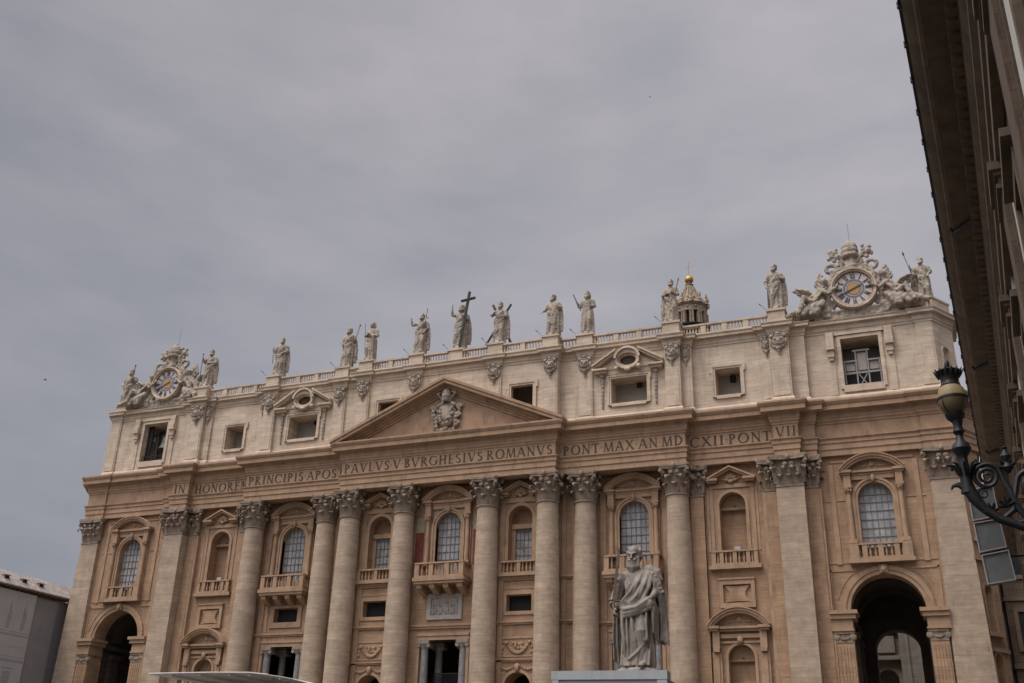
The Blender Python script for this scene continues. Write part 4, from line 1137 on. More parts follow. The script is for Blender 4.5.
        for i in range(14): k.box(cx - 1.95 + i * .3, cx - 1.91 + i * .3, y + .3, y + .36, 45, 45.8)
        k.build('railing', 'iron', BEL, smooth=0)
        k = MB(); k.box(cx - 2, cx - 1.2, y + .8, y + 1.0, 45, 50.5); k.box(cx - .4, cx - .15, y + 1.0, y + 1.2, 45, 49); k.box(cx - 2, cx - .3, y + 1.0, y + 1.2, 48, 48.2)
        k.build('bell_frame', 'iron', BEL, smooth=0)

# bells hanging in the left-hand opening
def bell(x, y, z, s, label):
    t = thing('bell', label, 'bell', (x, y, z))
    b = MB(); b.lathe([(.02, 1.6), (.3, 1.58), (.42, 1.4), (.46, .9), (.55, .45), (.78, .08), (.85, 0), (.8, -.02), (.7, .06), (.5, .45), (.3, 1.4)], n=24)
    w = MB(); w.merge(b, Matrix.Translation((x, y, z)) @ Matrix.Scale(s, 4)); w.build('bell_body', 'bronze', t)
    k = MB(); k.box(x - .6 * s, x + .6 * s, y - .12, y + .12, z + 1.6 * s, z + 2.0 * s); k.tube([(x, y, z + 2 * s), (x, y, z + 2.9 * s)], .05, 6); k.build('yoke', 'iron', t)
    k = MB(); k.tube([(x, y, z + 1.4 * s), (x, y, z + .05)], .04, 6); k.ball((x, y, z - .02), .12, 8, 6); k.build('clapper', 'iron', t)
bell(-46.5, 1.2, 46.9, 1.1, 'large dark bronze bell hanging in the left belfry opening')
bell(-48.7, 1.6, 48.3, .5, 'small dark bronze bell hanging high in the left belfry opening')

# ---- roof balustrade and statue pedestals
ZP = 54.6
PEDX = [(0, -2.35, 1.9), (5.45, -2.55, 1.95), (12.7, -2.6, 1.95), (16.78, -1.65, 1.95), (27.42, -1.85, 1.95), (39.5, -1.35, 1.9)]
ped_tops = {}
rods = []
for a, y, w in PEDX:
    for s in ((-1, 1) if a else (1,)):
        b = MB(); x = s * a
        b.box(x - w / 2 - .12, x + w / 2 + .12, y - .3, y + 1.9, 52.84, 53.2); b.box(x - w / 2, x + w / 2, y - .15, y + 1.8, 53.2, ZP - .25)
        b.box(x - w / 2 - .15, x + w / 2 + .15, y - .3, y + 1.95, ZP - .248, ZP)
        po_ = b.build('pedestal', 'cream', BAS, smooth=0)
        r = MB(); r.tube([(x - w / 2, y, ZP - .1), (x - w / 2 - .8, y - .3, ZP + .75)], .022, 6); r.tube([(x - w / 2 - .62, y - .25, ZP + .55), (x - w / 2 - .86, y - .32, ZP + .82)], .045, 6)
        r.build('lightning_rod', 'iron', po_, smooth=0)
segs = [(1.05, 4.4, -2.45), (6.5, 11.7, -2.45), (13.75, 15.75, -1.5), (17.85, 26.35, -1.5), (28.5, 38.4, -.55)]
for x0, x1, y in segs:
    for s in (-1, 1):
        a, b_ = min(s * x0, s * x1), max(s * x0, s * x1)
        n = max(1, round((b_ - a) / 2.6)); piers = [a + (b_ - a) * i / n for i in range(1, n)]
        b = MB(); balus(b, a, b_, y, 52.84, 54.3, piers, dep=.42, pw=.62, step=.36, plinth=.3, rail=.2)
        b.build('roof_balustrade', 'cream', BAS)
for s in (-1, 1):
    b = MB()
    b.box(s * 55.6, s * 53.6, .1, 3.3, 52.85, 53.9); b.box(s * 55.75, s * 53.4, -.05, 3.4, 53.902, 54.1)
    b.box(s * 40.4, s * 43.0, -.2, 1.4, 52.85, 54.2)
    b.build('parapet', 'cream', BAS, smooth=0)
    # canted parapet
    w_ = MB(); q = MB(); q.box(.3, wd2 - .2, -.2, .5, 52.85, 54.2); q.box(.25, wd2 - .1, -.3, .6, 54.202, 54.4)
    if s > 0: w_.merge(q, mt2); w_.build('parapet', 'cream', BAS, smooth=0)

# ================================================================== SCULPTURE
def remesh(mb, name, m, voxel, smooth_it=2, noise_amp=0., freq=14.):
    me = bpy.data.meshes.new('t'); me.from_pydata(mb.v, [], mb.f)
    bm = bmesh.new(); bm.from_mesh(me); bmesh.ops.recalc_face_normals(bm, faces=bm.faces); bm.to_mesh(me); bm.free()
    o = bpy.data.objects.new('t', me); tmp = bpy.data.scenes.new('t'); tmp.collection.objects.link(o)
    md = o.modifiers.new('r', 'REMESH'); md.mode = 'VOXEL'; md.voxel_size = voxel
    if smooth_it:
        sm = o.modifiers.new('s', 'SMOOTH'); sm.factor = .5; sm.iterations = smooth_it
    with bpy.context.temp_override(scene=tmp, view_layer=tmp.view_layers[0]):
        dg = bpy.context.evaluated_depsgraph_get(); dg.update()
    r = bpy.data.meshes.new_from_object(o.evaluated_get(dg)); r.name = name
    bpy.data.objects.remove(o); bpy.data.meshes.remove(me); bpy.data.scenes.remove(tmp)
    if noise_amp:
        cs = [0.] * (3 * len(r.vertices)); ns = cs[:]
        r.vertices.foreach_get('co', cs); r.vertex_normals.foreach_get('vector', ns)
        for i in range(0, len(cs), 3):
            k = noise.noise(Vector(cs[i:i + 3]) * freq) * noise_amp
            for j in range(3): cs[i + j] += ns[i + j] * k
        r.vertices.foreach_set('co', cs)
    r.materials.clear(); r.materials.append(M[m])
    r.polygons.foreach_set('use_smooth', [True] * len(r.polygons)); r.update()
    return r

def robe(mb, levels, seed, folds=9, amp=.03, n=40, lean=None, open_top=True):
    """levels: (z, rx, ry, cx, cy, fold)"""
    rg = random.Random(seed); ph = [rg.uniform(0, 6.28) for _ in range(4)]; f2 = folds * 2 - rg.choice((1, 3)); f3 = max(3, folds - 4)
    vs = []
    for z, rx, ry, cx, cy, fd in levels:
        for i in range(n):
            a = 2 * PI * i / n
            w = 1 + fd * amp * 7 * (.55 * sin(folds * a + ph[0] + 1.4 * sin(z * 2.2 + ph[3])) + .28 * sin(f2 * a + ph[1] + z * 1.5) + .3 * sin(f3 * a + ph[2] - z * 2))
            vs.append((cx + rx * cos(a) * w, cy + ry * sin(a) * w, z))
    k = len(levels)
    fs = [(j * n + i, j * n + (i + 1) % n, (j + 1) * n + (i + 1) % n, (j + 1) * n + i) for j in range(k - 1) for i in range(n)]
    fs += [tuple(range(n - 1, -1, -1)), tuple((k - 1) * n + i for i in range(n))]
    mb.add(vs, fs)

def head(mb, c, s=1., beard=.0, hair=.5, turn=0., long_hair=False, curly=0, seed=1, tilt=0.):
    T = Matrix.Translation(c) @ Matrix.Rotation(turn, 4, 'Z') @ Matrix.Rotation(tilt, 4, 'X') @ Matrix.Scale(s, 4)
    h = MB()
    h.ball((0, 0, .02), (.078, .098, .112), 16, 12); h.ball((0, -.035, -.045), (.06, .062, .075), 12, 8)
    h.tube([(0, -.094, .03), (0, -.118, -.012), (0, -.095, -.022)], [.011, .018, .012], 8)
    h.ball((-.032, -.083, .04), (.024, .014, .008), 8, 6); h.ball((.032, -.083, .04), (.024, .014, .008), 8, 6)
    h.ball((-.03, -.088, .022), (.012, .008, .008), 8, 6); h.ball((.03, -.088, .022), (.012, .008, .008), 8, 6)
    h.ball((0, -.092, -.047), (.024, .012, .007), 8, 6); h.ball((0, -.088, -.06), (.02, .012, .007), 8, 6)
    for q in (-1, 1): h.ball((q * .08, .005, .012), (.012, .024, .032), 8, 6)
    rg = random.Random(seed)
    if hair:
        h.ball((0, .022, .06), (.092, .1, .092), 14, 10); h.ball((0, .05, .0), (.086, .075, .1), 12, 8)
        for i in range(22):
            a = rg.uniform(.15 * PI, .95 * PI * 1.9) ; e = rg.uniform(.2, 1.2)
            h.ball((.088 * cos(a) * cos(e * .8), .02 + .098 * sin(a) * cos(e * .8) if sin(a) > -.6 else -.05, .05 + .09 * sin(e)), rg.uniform(.018, .03), 6, 5)
    if long_hair:
        for q in (-1, 1): h.tube([(q * .08, .0, .06), (q * .095, .02, -.06), (q * .09, .03, -.17)], [.035, .04, .03], 8)
        h.tube([(0, .08, .05), (0, .1, -.08), (0, .09, -.2)], [.06, .07, .05], 8)
    if beard:
        b = beard
        h.tube([(0, -.075, -.065), (0, -.1, -.1 - b * .3), (0, -.085, -.1 - b)], [.055, .05, .02], 10)
        for q in (-1, 1):
            h.tube([(q * .066, -.03, -.01), (q * .055, -.07, -.07), (q * .03, -.09, -.1 - b * .7)], [.022, .035, .016], 8)
            h.tube([(0, -.102, -.036), (q * .04, -.094, -.055)], [.01, .012], 6)
    mb.merge(h, T)

def hand(mb, wrist, d, up_, s=1., grip=.8):
    """palm and five bent fingers; d: pointing direction, up_: back of the hand"""
    d = Vector(d).normalized(); u = Vector(up_); u = (u - d * u.dot(d)).normalized(); t = d.cross(u)
    w = Vector(wrist)
    rot = Matrix((t, d, u)).transposed()
    mb.ball(w + d * .05 * s, (.042 * s, .055 * s, .02 * s), 10, 8, rot)
    for i, (o, ln) in enumerate(((-.033, .075), (-.011, .088), (.011, .083), (.032, .066))):
        p0 = w + d * .085 * s + t * o * s; g = grip
        p1 = p0 + (d * cos(g * .6) - u * sin(g * .6)) * ln * .45 * s
        p2 = p1 + (d * cos(g * 1.6) - u * sin(g * 1.6)) * ln * .33 * s
        p3 = p2 + (d * cos(g * 2.4) - u * sin(g * 2.4)) * ln * .25 * s
        mb.tube([p0 - d * .03 * s, p0, p1, p2, p3], [.0105 * s, .0105 * s, .0098 * s, .009 * s, .0075 * s], 7)
    p0 = w + d * .03 * s - t * .03 * s; mb.tube([p0, p0 - t * .03 * s + d * .025 * s - u * .012 * s, p0 - t * .035 * s + d * .055 * s - u * .03 * s], [.014 * s, .012 * s, .009 * s], 7)

def arm(mb, sh, el, wr, sleeve=1., up_=(0, 0, 1), grip=.6, hand_dir=None):
    sh, el, wr = Vector(sh), Vector(el), Vector(wr)
    mb.tube([sh, sh.lerp(el, .5), el, el.lerp(wr, .35), wr], [.075, .068, .056, .054, .036], 10)
    if sleeve:
        q = el.lerp(wr, .35 * sleeve)
        mb.tube([sh + Vector((0, 0, .01)), sh.lerp(el, .5), el, q], [.085, .085, .085, .075 + .02 * sleeve], 10)
        if sleeve > .6: mb.tube([q, q + Vector((0, .02, -.16)), q + Vector((0, .03, -.3))], [.07, .05, .025], 8, .6)
    hd = Vector(hand_dir) if hand_dir else (wr - el)
    hand(mb, wr, hd, up_, 1.0, grip)

def drape(mb, pts, rad, n=3, spread=(0, 0, -.055)):
    for k in range(n):
        o = Vector(spread) * k
        mb.tube([Vector(p) + o * (1 + .35 * sin(i + k)) for i, p in enumerate(pts)], [rad * (1 - .12 * k) * (.6 if i in (0, len(pts) - 1) else 1) for i in range(len(pts))], 7)

def cloak(mb, pts, w0, w1, th=.03, seed=0, nf=5):
    """hanging sheet of folds: pts = spine points, widening from w0 to w1, along x"""
    rg = random.Random(seed); n = 14; vs = []
    for i, p in enumerate(pts):
        t = i / (len(pts) - 1); w = w0 + (w1 - w0) * t
        for side in (-1, 1):
            rng = range(n + 1) if side < 0 else range(n, -1, -1)
            for j in rng:
                u = j / n - .5
                vs.append((p[0] + u * w, p[1] + side * th + .045 * sin(nf * 2 * PI * (u + .5) + 1.5 * t + seed) * (.3 + t) + .5 * u * u * w * .6, p[2] - .03 * cos(nf * PI * u)))
    m = 2 * (n + 1); k = len(pts)
    fs = [(i * m + j, i * m + (j + 1) % m, (i + 1) * m + (j + 1) % m, (i + 1) * m + j) for i in range(k - 1) for j in range(m)]
    fs += [tuple(range(m - 1, -1, -1)), tuple((k - 1) * m + j for j in range(m))]
    mb.add(vs, fs)

def statue_body(o):
    """standing draped figure about 1.8 units tall, facing -y. o: dict of pose options"""
    mb = MB(); sw = o.get('sway', .03); sd_ = o.get('seed', 1); bare = o.get('bare', False); wd = o.get('wide', 1.)
    L_ = []
    for z, rx, ry, fd in ((.0, .25, .21, 1), (.06, .265, .225, 1), (.2, .25, .21, 1), (.4, .235, .195, 1), (.6, .225, .185, .95), (.8, .22, .175, .85), (.92, .215, .165, .7), (1.02, .195, .15, .5),
                          (1.1, .185, .14, .4), (1.2, .195, .142, .35), (1.32, .212, .145, .3), (1.42, .205, .13, .25), (1.48, .16, .11, .15), (1.52, .08, .08, 0)):
        if bare and z > .98: fd *= .15; rx *= .9
        t = z / 1.5
        L_.append((z, rx * wd, ry, sw * sin(PI * t) * (1 if t < .7 else .7), -.015 * sin(PI * t), fd))
    robe(mb, L_, sd_, folds=o.get('folds', 9), amp=o.get('amp', .036))
    kn = o.get('knee', 1)
    mb.tube([(kn * .09 + sw, -.06, .92), (kn * .12 + sw * .8, -.19, .52), (kn * .12, -.15, .06)], [.105, .088, .06], 10)
    for q in (-1, 1):
        mb.tube([(q * .1, -.16, .035), (q * .12, -.3, .03)], [.045, .035], 8)
    mb.tube([(0 + sw * .6, 0, 1.45), (sw * .6 + o.get('hx', 0) * .5, -.02, 1.6)], [.062, .055], 10)
    hc = (sw * .6 + o.get('hx', 0), -.03, 1.685)
    head(mb, hc, 1.14, o.get('beard', 0), 1, o.get('turn', 0), o.get('long', False), seed=sd_)
    for q in (-1, 1): mb.ball((q * .17 * wd + sw * .5, 0, 1.42), (.075, .08, .07), 10, 8)
    S = {-1: (-.185 * wd + sw * .5, 0, 1.42), 1: (.185 * wd + sw * .5, 0, 1.42)}
    for q, key in ((-1, 'L'), (1, 'R')):
        e, w = o[key][0], o[key][1]
        arm(mb, S[q], e, w, 0 if bare else o.get('sleeve', .6), o[key][2] if len(o[key]) > 2 else (0, -.3, 1), o.get('grip', .7), o[key][3] if len(o[key]) > 3 else None)
    md = o.get('mantle', 1)
    if md:
        f = md
        drape(mb, [(f * .19, .06, 1.47), (f * .14, -.11, 1.36), (f * .0, -.165, 1.2), (-f * .12, -.17, 1.05), (-f * .2, -.1, .96), (-f * .2, .06, .95)], .042, 4)
        drape(mb, [(-f * .2, -.08, .95), (-f * .05, -.2, .92), (f * .12, -.2, .98), (f * .22, -.1, 1.08)], .045, 3, (0, 0, -.06))
        drape(mb, [(f * .2, -.1, 1.02), (f * .08, -.22, .7), (-f * .05, -.22, .42), (-f * .14, -.16, .22)], .035, 3, (-f * .07, .01, .03))
        if o.get('cloak', 1):
            cs = o.get('cloakside', f)
            cloak(mb, [(cs * .2, .06, 1.42), (cs * .27, .07, 1.1), (cs * .29, .06, .8), (cs * .28, .05, .5), (cs * .25, .06, .16)], .22, .32, .03, sd_)
    mb.lathe([(.0, -.09), (.34, -.09), (.33, -.02), (.3, .0), (.26, .04), (.0, .045)], n=14, sy=.9)
    return mb

STATUES = []
def statue(x, y, z, hgt, o, label, cat='statue', rot=0., group='statues along the roof balustrade', m='statue', voxel=.021, attrs=(), tot=1.8):
    t = thing('statue', label, cat, (x, y, z), group, rot)
    k = hgt / tot
    me = remesh(statue_body(o), 'body', m, voxel, 1, .012)
    me.transform(Matrix.Scale(k, 4) @ Matrix.Translation((0, 0, .09)))
    bo = bpy.data.objects.new('figure', me); COL.objects.link(bo); bo.parent = t
    for nm, ml, fn in attrs:
        b = MB(); fn(b); a = b.mesh(nm, ml, 40); a.transform(Matrix.Scale(k, 4) @ Matrix.Translation((0, 0, .09)))
        ao = bpy.data.objects.new(nm, a); COL.objects.link(ao); ao.parent = t
    return t

def staff(p0, p1, r=.013, tip=None):
    def f(b):
        b.tube([p0, p1], r, 7)
        if tip == 'knob': b.ball(p1, (.035, .035, .05), 8, 6)
        if tip == 'leaf':
            d = (Vector(p1) - Vector(p0)).normalized(); b.tube([p1, Vector(p1) + d * .06, Vector(p1) + d * .2], [.02, .045, .004], 6)
    return f
def bar4(b, p0, p1, w):
    p0, p1 = Vector(p0), Vector(p1); b.tube([p0, p1], w, 4)
def latin_cross(b):
    base, top = Vector((.13, -.29, .0)), Vector((.38, -.16, 2.3)); bar4(b, base, top, .068)
    c = base.lerp(top, .86); d = Vector((.29, 0, .03)); bar4(b, c - d, c + d, .068)
def saltire(b):
    bar4(b, (-.66, .2, .1), (.42, .14, 1.76), .055); bar4(b, (.45, .2, .02), (-.38, .14, 1.84), .055)
def halo(b):
    for i in range(24):
        a0, a1 = 2 * PI * i / 24, 2 * PI * (i + 1) / 24
        b.tube([(.02 + .15 * cos(a0), .04, 1.72 + .15 * sin(a0)), (.02 + .15 * cos(a1), .04, 1.72 + .15 * sin(a1))], .012, 5)
def thin_cross(b):
    b.tube([(.16, -.2, .5), (.27, -.05, 2.05)], .014, 6); b.tube([(.18, -.08, 1.72), (.36, -.1, 1.56)], .022, 6)
def saw(b): b.box(-.06, .06, -.2, -.17, .9, 1.5)
def book(b): b.box(-.06, .1, -.26, -.2, 1.05, 1.26)
def knife(b): b.tube([(-.3, -.2, .25), (-.26, -.2, .9)], [.02, .03], 6)
def club(b): b.tube([(-.24, -.18, .06), (-.24, -.2, .55), (-.23, -.2, .8)], [.04, .028, .02], 7)
def chalice(b):
    b.tube([(-.27, -.2, .55), (-.29, -.22, 1.28)], .014, 6); b.tube([(-.37, -.22, 1.18), (-.21, -.22, 1.2)], .014, 6); b.ball((-.29, -.22, 1.3), .03, 6, 5)

yS = -1.0
ZPT = ZP
A = dict
statue(-39.35, -.5, ZPT, 5.55, A(seed=3, beard=.06, L=((-.3, -.05, 1.22), (-.29, -.2, 1.36), (-1, -.3, 0)), R=((.3, -.02, 1.16), (.1, -.17, 1.13)), knee=-1, mantle=1, turn=.2),
       'first roof statue right of the left clock, holding an upright staff', attrs=[('staff', 'bronze', staff((-.31, -.22, .2), (-.31, -.22, 1.58), .016, 'knob'))], rot=.08)
statue(-27.2, -1.0, ZPT, 5.5, A(seed=5, beard=.05, L=((-.29, -.08, 1.14), (-.26, -.2, 1.0)), R=((.28, .0, 1.16), (.18, -.18, 1.05)), knee=1, mantle=1, wide=1.05, turn=.3),
       'cloaked roof statue with a small bronze cross staff at its left side', attrs=[('cross_staff', 'bronze', chalice)], rot=.1)
statue(-16.7, -.9, ZPT, 5.55, A(seed=7, beard=.08, L=((-.28, -.06, 1.14), (-.2, -.22, 1.02)), R=((.31, .02, 1.18), (.28, -.1, 1.32)), knee=1, mantle=1, wide=1.05, turn=-.3),
       'roof statue with a long staff slanting behind its right shoulder, left of a pair', attrs=[('staff', 'bronze', staff((.1, .1, .7), (.46, .06, 1.95), .014, 'knob'))])
statue(-12.7, -1.7, ZPT, 5.5, A(seed=9, beard=.0, long=True, L=((-.28, -.06, 1.16), (-.1, -.2, 1.2)), R=((.27, -.02, 1.14), (.05, -.2, 1.12)), knee=-1, mantle=-1, cloak=0, wide=.95),
       'slim roof statue with folded arms and a thin lance, right one of the left pair', attrs=[('lance', 'bronze', staff((-.2, -.16, .3), (-.33, -.12, 1.78), .010))])
statue(-5.5, -1.7, ZPT, 5.6, A(seed=11, bare=True, beard=.04, L=((-.36, -.1, 1.32), (-.42, -.14, 1.56), (-1, 0, 0), (-.1, 0, 1)), R=((.3, .02, 1.17), (.24, -.12, 1.0)), knee=1, mantle=1, grip=.15, folds=8),
       'bare chested roof statue raising one arm, next left of the central cross bearer', attrs=[('thin_cross', 'bronze', thin_cross)])
statue(0.1, -1.6, ZPT, 6.0, A(seed=13, bare=True, beard=.06, long=True, L=((-.35, -.08, 1.44), (-.33, -.14, 1.72), (-1, 0, 0), (.05, 0, 1)), R=((.3, -.04, 1.2), (.22, -.22, 1.24)), knee=-1, mantle=1, grip=.2, folds=9, wide=1.05),
       'central roof statue with a halo, one hand raised, carrying a large cross', attrs=[('cross', 'bronze', latin_cross), ('halo', 'bronze', halo)])
statue(5.55, -1.7, ZPT, 5.6, A(seed=15, beard=.1, L=((-.34, -.06, 1.26), (-.16, -.22, 1.3)), R=((.29, -.02, 1.16), (.12, -.2, 1.1)), knee=1, mantle=1, folds=7),
       'roof statue standing in front of a large diagonal cross', attrs=[('diagonal_cross', 'bronze', saltire)])
statue(12.7, -1.7, ZPT, 5.5, A(seed=17, beard=.06, L=((-.34, -.04, 1.2), (-.4, -.2, 1.06)), R=((.33, .0, 1.2), (.3, -.2, 1.18)), knee=-1, mantle=-1, cloak=1, cloakside=1, turn=-.5, hx=-.01, wide=1.12, folds=7),
       'striding roof statue with swirling robes and empty outstretched hand', rot=-.1)
statue(16.85, -.9, ZPT, 5.65, A(seed=19, beard=.12, long=True, L=((-.3, -.06, 1.17), (-.37, -.2, 1.36), (-1, 0, 0)), R=((.29, .0, 1.16), (.2, -.18, 1.12)), knee=1, mantle=0, cloak=1, folds=8, wide=1.08),
       'long robed roof statue with a pointed staff raised at the left and broad cloak', attrs=[('staff', 'bronze', staff((-.2, -.2, .95), (-.52, -.18, 1.72), .022))])
statue(27.35, -1.0, ZPT, 5.5, A(seed=21, beard=.05, L=((-.3, -.02, 1.16), (-.12, -.2, 1.16)), R=((.28, -.02, 1.15), (.12, -.2, 1.2)), knee=1, mantle=-1, cloakside=-1, wide=.98, turn=-.1),
       'roof statue beside the dome lantern with a short upright blade at its shoulder', attrs=[('blade', 'statue', staff((.2, -.1, 1.25), (.32, -.08, 1.72), .03, 'leaf'))])
statue(39.5, -.5, ZPT, 5.75, A(seed=23, beard=.08, L=((-.3, -.04, 1.14), (-.28, -.18, .92)), R=((.32, .02, 1.2), (.2, -.2, 1.18)), knee=-1, mantle=1, wide=1.1, turn=-.4, folds=8),
       'cloaked roof statue left of the right clock leaning on a club', attrs=[('club', 'bronze', club)])
statue(-54.9, 1.2, 53.7, 6.1, A(seed=25, beard=.06, L=((-.29, -.04, 1.14), (-.22, -.2, 1.05)), R=((.3, -.02, 1.2), (.24, -.16, 1.4)), knee=-1, mantle=1, wide=1.1, turn=.3),
       'roof statue at the far left end behind a reclining angel', attrs=[('staff', 'bronze', staff((.2, -.14, 1.1), (.23, -.12, 1.95), .016, 'knob'))])
statue(55.4, 1.4, 54.1, 5.4, A(seed=27, beard=.08, L=((-.31, -.06, 1.22), (-.36, -.16, 1.4), (-1, 0, 0)), R=((.31, -.02, 1.2), (.22, -.2, 1.02)), knee=1, mantle=-1, wide=1.05, turn=-.2),
       'roof statue at the far right end holding a tall lance', attrs=[('lance', 'bronze', staff((-.3, -.2, .9), (-.52, -.16, 1.95), .014, 'leaf'))])

# ---- the two clocks
def clock(cx, s, label):
    y = -.4; zc = 56.25
    T = thing('clock', label, 'clock', (cx, y, 53.1), 'clocks at the two ends of the roofline')
    b = MB()
    b.box(cx - 4.6, cx + 4.6, y, y + 1.8, 52.85, 53.55); b.box(cx - 3.0, cx + 3.0, y + .1, y + 1.6, 53.552, 54.0)
    for q in (-1, 1): b.box(cx + q * 3.5, cx + q * 2.85, y - .2, y + 1.6, 53.06, 54.3)
    for i in range(10):
        x = cx - 2.4 + i * .53; b.ball((x, y + .05, 53.75), (.3, .22, .2), 8, 6)
    for q in (-1, 1):
        for k, (ox, oz, r0) in enumerate(((2.75, 54.9, .75), (2.9, 56.2, .5), (2.55, 57.6, .6), (1.9, 58.7, .62), (3.4, 54.3, .55))):
            pts = [(cx + q * (ox + r0 * (1 - t / 20) * cos(t * .55 + 2.6)), y + .35 + .02 * k, oz + r0 * (1 - t / 20) * sin(t * .55 + 2.6)) for t in range(15)]
            b.tube(pts, .2, 7)
        b.tube([(cx + q * 2.9, y + .5, 54.0), (cx + q * 2.95, y + .5, 56), (cx + q * 2.2, y + .5, 58.2), (cx + q * 1.1, y + .5, 59.3)], [.55, .4, .4, .35], 8)
    sur = remesh(b, 'scroll_surround', 'statue', .11, 1, .14, 2.6)
    o = bpy.data.objects.new('scroll_surround', sur); COL.objects.link(o); o.parent = T; o.matrix_parent_inverse = world_of(T).inverted()
    r = MB(); r.lathe([(2.1, .1), (2.12, .34), (2.2, .4), (2.25, .34), (2.32, .5), (2.44, .52), (2.52, .4), (2.56, .1), (2.5, -.9), (2.0, -.9)], (cx, y, zc), 48, axis='y')
    r.build('frame', 'cream', T)
    d = MB(); d.lathe([(0, .12), (2.12, .12)], (cx, y, zc), 48, axis='y', cap=False); D = d.build('dial', 'dialwhite', T, smooth=0)
    for nm, ml, r0, r1, h in (('blue_ring', 'dialblue', .92, 1.16, .14), ('red_rim', 'dialred', 2.0, 2.12, .14), ('gold_centre', 'dialgold', 0, .68, .15), ('inner_ring', 'dialblue', .68, .80, .145)):
        k = MB(); k.lathe([(r0, h), (r1, h)], (cx, y, zc), 40, axis='y', cap=False); k.build(nm, ml, D, smooth=0)
    num = MB()
    for i, tx in enumerate(('XII', 'I', 'II', 'III', 'IV', 'V', 'VI', 'VII', 'VIII', 'IX', 'X', 'XI')):
        a = PI / 2 - i * PI / 6; rot = a - PI / 2
        wds = {'I': .13, 'V': .3, 'X': .3}; tot = sum(wds[c] for c in tx); x = -tot / 2
        def put(q):
            P = []
            for px, pz in q: P.append((cx + px * cos(rot) - (pz) * sin(rot), zc + px * sin(rot) + pz * cos(rot)))
            num.prism(P, y - .165 - .0006 * len(num.f) % .004, y - .125)
        for c in tx:
            w = wds[c]; z0, z1, h = 1.24, 1.9, .055
            if c == 'I': put([(x + w / 2 - h * .7, z0), (x + w / 2 + h * .7, z0), (x + w / 2 + h * .7, z1), (x + w / 2 - h * .7, z1)])
            elif c == 'V': put([(x + w / 2 - .03, z0), (x + w / 2 + .06, z0), (x + .11, z1), (x, z1)]); put([(x + w / 2 - .02, z0), (x + w / 2 + .03, z0), (x + w, z1), (x + w - .05, z1)])
            else: put([(x + w - .11, z0), (x + w, z0), (x + .11, z1), (x, z1)]); put([(x, z0), (x + .05, z0), (x + w, z1), (x + w - .05, z1)])
            x += w
    num.build('numerals', 'dialnum', D, smooth=0)
    hd = MB()
    for a, ln in ((R(24), 1.0), (R(204), 1.35)) if s > 0 else ((R(205), 1.75), (R(25), .6)):
        u = Vector((cos(a), 0, sin(a))); v = Vector((-sin(a), 0, cos(a))); c = Vector((cx, y - .2, zc))
        hd.prism([((c + u * p + v * q).x, (c + u * p + v * q).z) for p, q in ((0, -.07), (ln * .7, -.09), (ln, 0), (ln * .7, .09), (0, .07))], y - .21, y - .175)
    hd.build('hand', 'dialnum', D, smooth=0)
    # tiara and crossed keys on top
    k = MB(); yk = y + .5; zo = zc - 56.25
    Z = lambda z: z + zo
    k.lathe([(.7, Z(58.6)), (.8, Z(59.2)), (.6, Z(59.6))], (cx, yk, 0), 14); k.ball((cx, yk - .5, Z(59.0)), (.5, .3, .55), 10, 8)
    k.lathe([(.55, Z(60.35)), (.95, Z(60.5)), (1.0, Z(60.75)), (.9, Z(60.95)), (1.0, Z(61.1)), (.98, Z(61.4)), (.86, Z(61.55)), (.92, Z(61.7)), (.8, Z(62.05)), (.5, Z(62.4)), (.15, Z(62.5))], (cx, yk, 0), 18); k.ball((cx, yk, Z(62.6)), .22, 8, 6)
    k.lathe([(.75, Z(59.3)), (.6, Z(59.9)), (.55, Z(60.4))], (cx, yk, 0), 12)
    rg = random.Random(5)
    for q in (-1, 1):
        k.tube([(cx + q * .2, yk - .1, Z(59.4)), (cx + q * 1.1, yk - .1, Z(60.4)), (cx + q * 1.7, yk - .1, Z(61.2))], .2, 8)
        for ox, oz, r0 in ((1.6, 61.3, .36), (2.0, 61.0, .34), (2.15, 61.5, .3), (1.35, 60.75, .34), (2.35, 60.7, .24), (1.8, 60.4, .3), (1.45, 61.75, .22)): k.ball((cx + q * ox, yk - .1 + rg.uniform(-.15, .15), Z(oz)), (r0, r0 * .7, r0 * rg.uniform(.8, 1.2)), 8, 6)
        k.tube([(cx + q * .5, yk, Z(60.0)), (cx + q * 1.1, yk, Z(59.9)), (cx + q * 1.6, yk, Z(59.5))], [.26, .22, .14], 7)
        for t in range(14):
            a = 2 * PI * t / 14; k.ball((cx + q * 2.2 + .58 * cos(a), yk - .1, Z(59.3) + .5 * sin(a)), .24, 7, 5)
        for t in range(5): k.ball((cx + q * (1.0 + .25 * t), yk - .2, Z(58.75 - .1 * t * t * .5 + rg.uniform(-.1, .1))), rg.uniform(.22, .36), 7, 5)
        k.tube([(cx + q * .9, yk, Z(58.8)), (cx + q * 1.2, yk, Z(60.2))], .24, 7)
    cr = remesh(k, 'tiara_and_keys', 'statue', .075, 1, .06, 3.5)
    o = bpy.data.objects.new('tiara_and_keys', cr); COL.objects.link(o); o.parent = T; o.matrix_parent_inverse = world_of(T).inverted()
    rd = MB(); rd.tube([(cx + .1, yk + .3, 62.0), (cx + .1, yk + .3, 65.2)], .018, 5); rd.build('lightning_rod', 'iron', T, smooth=0)
